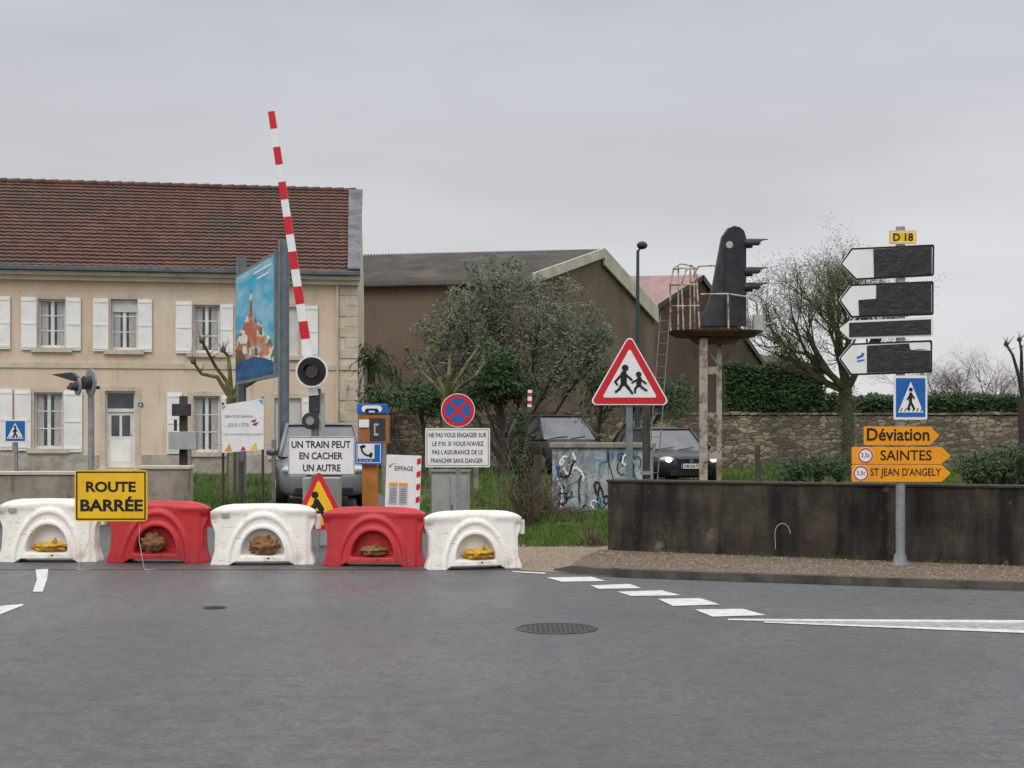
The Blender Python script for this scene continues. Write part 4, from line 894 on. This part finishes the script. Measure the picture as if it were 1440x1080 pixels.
def hedge(label,x0,x1,Y,ytop,dep,n,seed):
    t=T('hedge',label,'hedge',x0,Y); a=t.f(x0,ytop);b=t.f(x1,ytop); mb=MB(); r=random.Random(seed)
    mb2=MB(); mb2.box(a[0]+.1,b[0]-.1,.12,dep,0,a[1]-.15); mb2.build('inner_foliage','hedge',t)
    for i in range(n):
        x=r.uniform(a[0],b[0]); 
        if r.random()<.75: p=Vector((x,r.uniform(-.05,.15)+.12*noise.noise(Vector((x,0,i*.01))),a[1]*(.35+.65*r.random())))
        else: p=Vector((x,r.uniform(0,dep),a[1]+r.uniform(-.15,.05)))
        p.z+=.18*noise.noise(Vector((x*1.3,p.y,0))); s=r.uniform(.04,.1); u=Vector((r.gauss(0,1),r.gauss(0,1),r.gauss(0,1))).normalized(); v=u.orthogonal().normalized()
        mb.add([p-u*s,p+v*s*.5,p+u*s,p-v*s*.5],[(0,1,2,3)])
    mb.build('leaves','hedge',t,fixn=False)
hedge('tall block of clipped dark green hedge behind the stone wall',1020,1162,50,512,2,11000,1)
hedge('long lower clipped hedge running off to the right edge',1163,1640,50.3,556,1.6,14000,2)
leafy('small dark shrub behind the middle of the dark wall',1130,27,[(1110,662,30,14,.4,0,900),(1150,655,40,16,.4,0,1300),(1185,660,20,14,.4,0,600)],'dleaf',.035,seed=12)
leafy('dark leafy shrub behind the dark wall near the right edge',1400,22,[(1370,660,32,26,.4,0,1300),(1415,655,36,30,.4,0,1600),(1460,650,30,36,.4,0,1200)],'dleaf',.035,seed=13)
def bare(label,px,Y,segs,m='twig',bark='bark',lv=4,seed=1,r0=.16,hlen=1.5,lean=(0,0,1),kids=4,th=.02,spread=.75,ivy=0,trunkh=None,name='bare_tree',shrink=.72,up=.15):
    t=T(name,label,'tree',px,Y); rnd=random.Random(seed); mb=MB();tw=MB(); th0=t.f(0,trunkh)[1]
    p=Vector((0,0,0)); q=Vector((lean[0]*th0,lean[1]*th0,th0)); mid=p.lerp(q,.5)+Vector((.06,0,0)); mb.tube([p,mid,q],[r0*1.2,r0,r0*.85],10)
    tips=[]
    for (dx,dz) in segs: grow(mb,tw,q-Vector((0,0,.1)),Vector((dx,rnd.uniform(-.4,.4),dz)).normalized(),hlen,r0*.6,lv,rnd,up,kids,th,spread,tips,shrink)
    mb.build('trunk',bark,t,fixn=False); tw.build('crown',m,t,fixn=False)
    if ivy:
        mb=MB(); 
        for i in range(ivy):
            k=rnd.choice(tips)+Vector((rnd.gauss(0,.11),rnd.gauss(0,.11),rnd.gauss(0,.11)))
            if i%6==0: k=p.lerp(q,rnd.uniform(.2,1.1))+Vector((rnd.gauss(0,.13),rnd.gauss(0,.13),0))
            s=.026; u=Vector((rnd.gauss(0,1),rnd.gauss(0,1),rnd.gauss(0,1))).normalized(); v=u.orthogonal().normalized()
            mb.add([k-u*s,k+v*s*.6,k+u*s,k-v*s*.6],[(0,1,2,3)])
        mb.build('foliage','ivy',t,fixn=False)
bare('large bare mossy tree behind the direction signpost',1190,38,[(-.85,.9),(-.4,1.2),(0,1.4),(.25,1.4),(.7,1),(-1,.4)],seed=21,trunkh=545,r0=.17,hlen=1.6,lv=5,ivy=20000,kids=4,th=.022,spread=.65,shrink=.68,up=.25)
bare('leafless reddish brown thicket tree on the right skyline',1350,70,[(-1,.7),(-.3,1),(.4,1),(1,.6)],m='twigr',bark='twigr',seed=22,trunkh=585,r0=.1,hlen=1.45,lv=5,kids=4,th=.03,spread=.9)
bare('leafless low brown tree at far right skyline',1405,66,[(-1,.6),(0,1),(1,.6)],m='twigr',bark='twigr',seed=23,trunkh=590,r0=.1,hlen=1.35,lv=5,kids=4,th=.03,spread=.9)
bare('bare brown tree tops just right of the direction signpost',1310,74,[(-.8,.8),(0,1),(.9,.7)],m='twigr',bark='twigr',seed=24,trunkh=585,r0=.1,hlen=1.55,lv=5,kids=4,th=.03,spread=.9)
def pollard(label,px,Y,ty,arms,m='mossbark',seed=1):
    t=T('pollard_tree',label,'tree',px,Y); rnd=random.Random(seed); mb=MB(); q=t.f(px,ty); top=Vector((0,0,q[1])); mb.tube([(0,0,0),(.03,0,q[1]*.5),top],[.16,.13,.14],9)
    mb.build('trunk',m,t)
    for pts in arms:
        mb=MB()
        P=[top-Vector((0,0,.05))]+[Vector((t.f(a,b)[0],rnd.uniform(-.3,.3),t.f(a,b)[1])) for a,b in pts]; n=len(P); rr=[.06-.03*i/(n-1) for i in range(n)]; mb.tube(P,rr,7); mb.ball(P[-1],.07,(1,1,1),8,6,.4)
        for k in range(9): s0=P[-1]; d=Vector((rnd.gauss(0,.6),rnd.gauss(0,.5),1)).normalized(); mb.tube([s0,s0+d*rnd.uniform(.1,.35)],[.01,.004],4)
        for k in range(7): s0=P[-2].lerp(P[-1],rnd.random()); d=Vector((rnd.gauss(0,1),rnd.gauss(0,.5),.6)).normalized(); mb.tube([s0,s0+d*rnd.uniform(.1,.3)],[.012,.004],4)
        mb.build('branch',m,t)
pollard('gnarled mossy pollarded tree in front of the house beside the billboard',326,34,560,[[(315,535),(300,515),(287,480)],[(305,530),(280,525),(270,508)],[(335,530),(352,510),(368,490)],[(340,545),(362,535),(380,520)],[(322,520),(318,500),(312,492)]],seed=2)
pollard('light green mossy pollarded tree beneath the olive tree',628,36,560,[[(610,540),(590,520),(572,490)],[(615,530),(600,505),(606,480)],[(632,530),(632,505),(636,488)],[(640,540),(655,515),(672,488)],[(645,545),(668,530),(680,512)]],seed=3)
pollard('knobbly pollarded tree top at the right edge',1438,40,560,[[(1430,530),(1420,500),(1414,484)],[(1438,520),(1434,495),(1432,478)],[(1450,530),(1460,500)]],m='barkd',seed=4)
def drybush(label,px,Y,w_,h_,n,seed,m='dry',lf=5):
    t=T('dry_shrub',label,'shrub',px,Y); rnd=random.Random(seed); mb=MB()
    for i in range(n):
        p=Vector((rnd.uniform(-w_,w_)*.6,rnd.uniform(-.3,.3),0)); d=Vector((rnd.gauss(0,.25),rnd.gauss(0,.3),1)).normalized(); l=rnd.uniform(.3,1)*h_; pts=[p]
        for k in range(5): d=(d+Vector((rnd.gauss(0,.3),rnd.gauss(0,.25),rnd.gauss(-.08,.2)))).normalized(); p=p+d*l/5; pts.append(p)
        mb.tube(pts,[.009,.008,.007,.006,.004,.003],4)
    mb.build('stems',m,t,fixn=False); mb=MB(); bl=[(0,0,h_*.3,w_*.8,.3,h_*.35,int(n*lf))]; leaves(mb,bl,.02,seed,.1); mb.build('dead_leaves','yleaf',t,fixn=False)
drybush('tall tangle of dry brown stems beside the right end of the barriers',737,23.5,.22,1.9,100,3)
drybush('dry stems growing along the left side of the painted cabinet',768,25.5,.25,1.0,70,4)
drybush('low dry tangle before the painted cabinet',800,25,.5,.3,80,5)
drybush('short dead stems at the left end of the dark wall',832,20.8,.2,.35,50,6)
t=T('weathered_post','leaning dark wooden post with a red and white marker on top','post',731,25); t.o.rotation_euler=(0,math.radians(2),0)
mb=MB(); mb.cyl((0,0,0),(0,0,t.f(0,572)[1]),.07,.06,9); mb.build('post','wood',t); mb=MB(); t.rect(mb,736,548,742,572,-.02,.0); om=mb.build('marker','white',t)
for yy in(552,563): mb=MB(); t.rect(mb,736,yy,742,yy+5,-.025,-.021); mb.build('red_band','red',om)
t=T('weathered_post','short thick dark wooden post tangled in dry stems','post',752,24.6)
mb=MB(); mb.cyl((0,0,0),(.05,0,t.f(0,640)[1]),.08,.07,9); mb.build('post','wood',t)
def grassfield(name,label,areas,seed):
    rnd=random.Random(seed); vs=[];fs=[]
    for (x0,x1,y0,y1,n,h) in areas:
        for i in range(n):
            x=rnd.uniform(x0,x1); y=rnd.uniform(y0,y1)
            c=noise.noise(Vector((x*.9,y*.9,0)))+.5*noise.noise(Vector((x*3,y*3,4)))
            if c<-.22: continue
            hh=h*rnd.uniform(.4,1.3)*(1+.9*c); z=gz(y)-.01; a=rnd.uniform(0,PI); w_=.008*rnd.uniform(.7,1.6)*(y/22); dx,dy=math.cos(a)*w_,math.sin(a)*w_
            o=len(vs); vs+=[(x-dx,y-dy,z),(x+dx,y+dy,z),(x+rnd.gauss(0,.4)*hh,y+rnd.gauss(0,.4)*hh,z+hh)]; fs.append((o,o+1,o+2))
    for i in range(1500):
        u=rnd.random()*LW; 
        if noise.noise(Vector((u*1.7,0,9)))<.05: continue
        p=WA+wd*u; y=p.y-.03-abs(rnd.gauss(0,.04)); hh=rnd.uniform(.02,.07); o=len(vs); vs+=[(p.x-.006,y,.08),(p.x+.006,y,.08),(p.x+rnd.gauss(0,.02),y-.01,.08+hh)]; fs.append((o,o+1,o+2))
    me=bpy.data.meshes.new(name); me.from_pydata(vs,[],fs); me.materials.append(M['grass']); o=bpy.data.objects.new(name,me); C.objects.link(o); tag(o,label,'grass',kind='stuff')
grassfield('grass','green grass growing behind the barriers and beyond the walls',[(-.6,2.4,20.6,24,18000,.10),(-1.8,4,24,31,22000,.12),(-1.4,-.6,22.6,24,2500,.1),(-4,14,31,47.5,42000,.13),(-10.5,-3.5,31,40,16000,.13),(-9.5,-5,26.2,31,14000,.12),(2,16,20,31,12000,.12)],5)
# ---------------------------------------------------------------- painted cabinet
t=T('graffiti_cabinet','low concrete trackside cabinet covered in blue and white graffiti','cabinet',850,26.5,rot=math.radians(-8))
mb=MB(); a=t.f(776,630);b=t.f(915,630); mb.box(a[0],b[0],0,1.1,0,a[1]); o=mb.build('body','graf',t,bevel=.015)
mb=MB(); mb.box(a[0]-.05,b[0]+.05,-.06,1.15,a[1]+.001,a[1]+.1); mb.build('roof_slab','concrete',t,bevel=.015)
rnd=random.Random(9); kk=0
for mm,n in(('cabgrey',8),('sea',6),('letter',10),('skyb',7),('white',7),('red',1),('letter',5),('sea',3)):
    for i in range(n):
        mb=MB(); x=rnd.uniform(a[0]+.1,b[0]-.2); z=rnd.uniform(.1,a[1]-.2); an=rnd.uniform(0,6); sw=rnd.choice((-1,1)); sz_=rnd.uniform(.5,1.2); wd_=rnd.uniform(.012,.045)
        for k in range(11):
            nx_=x+.035*sz_*math.cos(an); nz2_=z+.06*sz_*math.sin(an); an+=sw*rnd.uniform(-.4,1.0)
            if .05<nz2_<a[1]-.05 and a[0]+.05<nx_<b[0]-.05 and .05<z<a[1]-.05 and a[0]+.05<x<b[0]-.05: mb.stroke(x,z,nx_,nz2_,wd_,-.002-.00007*kk); kk+=1
            x,z=nx_,nz2_
        if mb.f: mb.build('graffiti',mm,o,fixn=False)
# ---------------------------------------------------------------- railway signal
t=T('railway_signal','tall black railway signal with hooded lamps on a rusty railed platform','railway signal',1003,34)
zp=t.f(0,476)[1]
for x0,x1,d in((984,995,0),(1011,1018,.35)):
    mb=MB(); a=t.f(x0,0)[0];b=t.f(x1,0)[0]; mb.box(a,b,d,d+.03,0,zp); mb.box(a,a+.03,d+.031,d+.12,0,zp); mb.box(b-.03,b,d+.031,d+.12,0,zp); mb.build('leg','rust',t)
for yy in(520,585,640): 
    a=t.f(995,yy); b=t.f(1011,yy); mb=MB(); mb.box(a[0]-.0,b[0]+.0,.16,.18,a[1]-.1,a[1]+.08); mb.build('cross_plate','rust',t)
mb=MB(); q0=t.f(995,490); q1=t.f(1011,510); mb.tube([(q0[0],.14,q0[1]),(q1[0],.3,q1[1])],.02); mb.build('brace','rust',t)
zt=t.f(0,467)[1]; cx=t.f(1008,0)[0]
def ell(rx,ry,z,n=28): return [(cx+rx*math.cos(2*PI*i/n),.4+ry*math.sin(2*PI*i/n),z) for i in range(n)]
mb=MB(); n=28; e0=ell(.95,.55,zt-.1);e1=ell(1.13,.75,zt);e2=ell(1.19,.78,zt+.05); vs=e0+e1+e2
fs=[tuple(range(n)),tuple(range(2*n,3*n))]
for k in(0,1):
    for i in range(n): fs.append((k*n+i,k*n+(i+1)%n,(k+1)*n+(i+1)%n,(k+1)*n+i))
mb.add(vs,fs); mb.build('platform','rustd',t)
mb=MB(); q0=t.f(968,484); q1=t.f(1046,476); mb.prism([(q0[0]+.2,q0[1]),(q1[0]-.2,q0[1]),(q1[0],q1[1]+.05),(q0[0],q1[1]+.05)],.15,.2); mb.build('platform_beam','rustd',t)
def F3(px,py,y): a=t.f(px,py); return (a[0],y,a[1])
for l in ([(944,465,0.1),(943,400,.1),(948,377,.1),(958,370,.1),(974,373,.1),(980,385,.1),(984,463,.0)],[(960,465,-.2),(957,400,-.2),(964,380,-.2),(976,378,-.2)],[(944,430,.1),(984,430,0)],[(943,400,.1),(982,400,0)],[(984,465,.9),(983,378,.9),(990,368,.9),(1012,367,.9),(1021,380,.9),(1022,465,.9)],[(984,415,-.2),(1021,415,-.3),(1022,465,-.3)],[(973,465,0.3),(973,372,.3)],
          [(958,371,.6),(958,465,.6)],[(1021,415,-.3),(1050,418,-.1),(1066,422,.3),(1069,438,.4),(1069,465,.5)],[(952,376,.4),(966,370,1.0),(988,370,1.0)],[(1050,420,-.1),(1050,465,-.1)],[(1060,438,.8),(1060,465,.8)]):
    mb=MB(); mb.tube([F3(*p) for p in l],.02,6); mb.build('railing','rail',t,smooth=False)
mb=MB(); mb.prism(t.pts([(1018,330),(1026,318),(1034,317),(1036,458),(987,458),(989,440),(996,434),(1006,395)]),.25,.55); ob=mb.build('signal_back','siggrey',t,bevel=.02)
mb=MB(); mb.prism(t.pts([(1022,326),(1027,319),(1034,316),(1042,318),(1048,323),(1051,333),(1051,458),(1021,458)]),.14,.249); mb.build('target_board','sigblack',t,bevel=.015)
for yy in(341,381,403):
    a=F3(1050,yy,.2); mb=MB(); mb.cyl(a,(a[0]+.16,.15,a[2]),.115,.11,14); oh=mb.build('lamp','sigblack',t)
    vs=[];fs=[];n=10; mb=MB()
    for i in range(n+1):
        q=-.3+(PI+.6)*i/n; ln=.44-.2*abs(math.cos(q)); vs+=[(a[0]+.1,.17+.12*math.cos(q),a[2]+.12*math.sin(q)),(a[0]+.1+ln,.17+.11*math.cos(q),a[2]+.11*math.sin(q)),(a[0]+.1+ln,.17+.09*math.cos(q),a[2]+.09*math.sin(q)),(a[0]+.1,.17+.10*math.cos(q),a[2]+.10*math.sin(q))]
    for i in range(n):
        for k in range(4): fs.append((4*i+k,4*i+(k+1)%4,4*i+4+(k+1)%4,4*i+4+k))
    mb.add(vs,fs); mb.build('hood','sigblack',oh)
mb=MB(); c=t.f(1027,343); mb.disc(c[0],c[1],5*t.k,.125,.138); om=mb.build('round_marker','cabgrey',t)
mb=MB(); a=F3(1062,470,.2); b=F3(1076,441,.4); mb.box(a[0],b[0],.2,.4,a[2],b[2]); mb.build('relay_box','cabgrey',t,bevel=.01)
mb=MB(); mb.cyl(F3(1068,453,.3),F3(1094,454,.3),.02); mb.build('lamp_arm','galv',t); mb=MB(); mb.ball(F3(1092,452,.3),.07); mb.build('side_lamp','galv',t)
t2=T('ladder','narrow metal ladder leaning up to the railway signal platform','ladder',916,33)
mb=MB()
for dx in(0,.22): mb.cyl((dx-.15,-.5,0),(t2.f(932,0)[0]+dx,.5,t2.f(0,440)[1]),.015)
for k in range(15):
    u=(k+.5)/15; p=Vector((-.15,-.5,0)).lerp(Vector((t2.f(932,0)[0],.5,t2.f(0,440)[1])),u); mb.cyl(p,p+Vector((.22,0,0)),.01,n=5)
mb.build('rails_and_rungs','wire',t2)
t=T('street_lamp','slim dark green street lamp with a small round head','street lamp',896,42)
mb=MB(); z=t.f(0,352)[1]; mb.cyl((0,0,0),(.02,0,z),.085,.045,10); mb.build('pole','greenpost',t)
mb=MB(); mb.ball((t.f(903,0)[0],0,t.f(0,345)[1]),.16,(1,1,.75),16,10); mb.build('lamp_head','sigblack',t,smooth=True)
mb=MB(); mb.cyl((.02,0,z-.05),(t.f(903,0)[0]-.05,0,z+.08),.03); mb.build('arm','greenpost',t)
# ---------------------------------------------------------------- cars
def car(label,px,Y,rot,paint,L_,W_,H_,lit=False,plate_txt=None,suv=False):
    t=T('parked_car',label,'car',px,Y,rot=math.radians(rot)); hw=W_/2; cl=.22 if suv else .18
    belt=H_*.60; hood=H_*.56
    st=[(-L_/2,cl+.12,hood*.62,hw*.70),(-L_/2+.06,cl+.02,hood*.80,hw*.84),(-L_/2+.28,cl,hood*.92,hw*.95),(-L_/2+.7,cl,hood*.98,hw),(-L_/2+1.15,cl,belt*1.0,hw),(0,cl,belt,hw),(L_/2-.7,cl,belt*1.02,hw),(L_/2-.2,cl,belt,hw*.95),(L_/2-.03,cl+.05,belt*.85,hw*.86),(L_/2,cl+.15,belt*.6,hw*.75)]
    mb=MB(); vs=[];fs=[]
    sec=lambda zb,zt,w:[(-w*.86,zb),(-w*.97,zb+(zt-zb)*.18),(-w,zb+(zt-zb)*.5),(-w*.975,zb+(zt-zb)*.85),(-w*.9,zt-.02),(-w*.5,zt+.015),(0,zt+.025),(w*.5,zt+.015),(w*.9,zt-.02),(w*.975,zb+(zt-zb)*.85),(w,zb+(zt-zb)*.5),(w*.97,zb+(zt-zb)*.18),(w*.86,zb)]
    for (y,zb,zt,w_) in st: vs+=[(x,y,z) for x,z in sec(zb,zt,w_)]
    n=13
    for i in range(len(st)-1):
        for k in range(n): fs.append((i*n+k,i*n+(k+1)%n,(i+1)*n+(k+1)%n,(i+1)*n+k))
    fs.append(tuple(range(n))); fs.append(tuple(range((len(st)-1)*n,len(st)*n)))
    mb.add(vs,fs); ob=mb.build('body',paint,t,smooth=True)
    sb=ob.modifiers.new('s','SUBSURF'); sb.levels=1; sb.render_levels=1
    y1,y2,y3,y4=-L_/2+1.0,-L_/2+1.75,L_/2-.75,L_/2-.15
    if suv: y3=L_/2-.45
    wb,wr=hw*.93,hw*.74; zb=belt-.03; zr=H_-.05
    bb=[(-wb,y1),(wb,y1),(wb,y4),(-wb,y4)]; tt=[(-wr,y2),(wr,y2),(wr,y3),(-wr,y3)]
    V=[Vector((x,y,zb)) for x,y in bb]+[Vector((x,y,zr)) for x,y in tt]
    def face(i,j,name):
        a,b,c,d=V[i],V[j],V[j+4],V[i+4]; mb=MB(); mb.poly([a,b,c,d]); mb.build(name,'carglass',t,fixn=False)
    face(0,1,'windscreen'); face(1,2,'side_window'); face(2,3,'rear_window'); face(3,0,'side_window')
    for i in range(4): mb=MB(); mb.cyl(V[i],V[i+4],.045,.04,8); mb.build('pillar',paint,t,smooth=True)
    for s in(1,-1):
        for u in(.42,.75): mb=MB(); ym=y1+(y4-y1)*u; yt=y2+(y3-y2)*u; mb.cyl((s*wb,ym,zb),(s*wr,yt,zr),.035,.03,6); mb.build('pillar',paint,t,smooth=True)
    mb=MB(); g_=9; vs=[];fs=[]
    for j in range(g_+1):
        for i in range(g_+1):
            u=i/g_*2-1; v=j/g_*2-1; y=(y2+y3)/2+v*(y3-y2+.12)/2; vs.append((u*(wr+.03),y,zr-.015+.065*(1-u*u*u*u)*(1-abs(v)**3*.8)))
    for j in range(g_):
        for i in range(g_): a=j*(g_+1)+i; fs.append((a,a+1,a+g_+2,a+g_+1))
    mb.add(vs,fs); mb.build('roof',paint,t,smooth=True)
    for s in(1,-1):
        for y in(-L_/2+.82,L_/2-.8):
            r=.33 if not suv else .36
            mb=MB(); mb.cyl((s*(hw-.2),y,r),(s*(hw+.012),y,r),r,r,26); ow=mb.build('wheel','tyre',t,bevel=.02)
            mb=MB(); mb.cyl((s*(hw+.0),y,r),(s*(hw+.02),y,r),r*.62,r*.58,20); mb.build('rim','rim',ow)
            mb=MB(); mb.cyl((s*(hw-.15),y,r+.02),(s*(hw+.004),y,r+.02),r+.06,r+.06,26); mb.build('wheel_arch','black',t)
        yf=-L_/2; x=s*hw*.68
        mb=MB(); mb.ball((x,yf+.12,hood*.78),1,(.2,.14,.08),16,10); oh=mb.build('headlight','lampoff',t,smooth=True)
        if lit: mb=MB(); mb.ball((x,yf-.01,hood*.78),1,(.085,.03,.06),12,8); mb.build('bulb','lampon',oh,smooth=True)
        mb=MB(); mb.ball((s*(hw+.09),y1+.35,belt+.06),1,(.11,.06,.075),12,8); mb.build('mirror',paint,t,smooth=True)
        mb=MB(); mb.box(s*hw*.5-.08,s*hw*.5+.08,yf-.01,yf+.1,cl+.13,cl+.2); mb.build('fog_light','lampoff',t,bevel=.01)
    mb=MB(); mb.box(-hw*.38,hw*.38,-L_/2-.015,-L_/2+.1,hood*.66,hood*.82); og=mb.build('grille','black',t,bevel=.015)
    mb=MB(); mb.box(-hw*.38,hw*.38,-L_/2-.022,-L_/2-.016,hood*.80,hood*.825); mb.build('chrome_strip','rim',og)
    mb=MB(); mb.box(-hw*.62,hw*.62,-L_/2-.02,-L_/2+.1,cl+.06,cl+.2); mb.build('air_intake','black',t,bevel=.015)
    mb=MB(); mb.disc(0,hood*.74,.05,-L_/2-.03,-L_/2-.016); mb.build('badge','rim',og)
    pz=cl+.24
    mb=MB(); mb.box(-.26,.26,-L_/2-.045,-L_/2-.025,pz,pz+.12); op=mb.build('number_plate','white',t)
    for q in(-.26,.22): mb=MB(); mb.box(q,q+.04,-L_/2-.048,-L_/2-.0455,pz,pz+.12); mb.build('blue_band','blue',op)
    if plate_txt: text(plate_txt,'letter',op,0,pz+.06,-L_/2-.049,.38,.075)
    for p_,q_ in(((-wb*.7,y1+.02,zb+.03),(-.05,y1+.07,zb+.09)),((.05,y1+.02,zb+.03),(wb*.6,y1+.07,zb+.09))): mb=MB(); mb.cyl(p_,q_,.01); mb.build('wiper','black',t)
car('grey people carrier standing behind the train warning sign at left',449,28.5,10,'cargrey',4.3,1.72,1.62)
car('dark grey sport utility car parked before the stone wall behind the cabinet',780,42.5,20,'cardark',4.4,1.85,1.78,suv=True)
car('black car with lit headlights parked right of the painted cabinet',930,36.5,14,'carblack',4.2,1.7,1.45,lit=True,plate_txt='DM 566 FT')
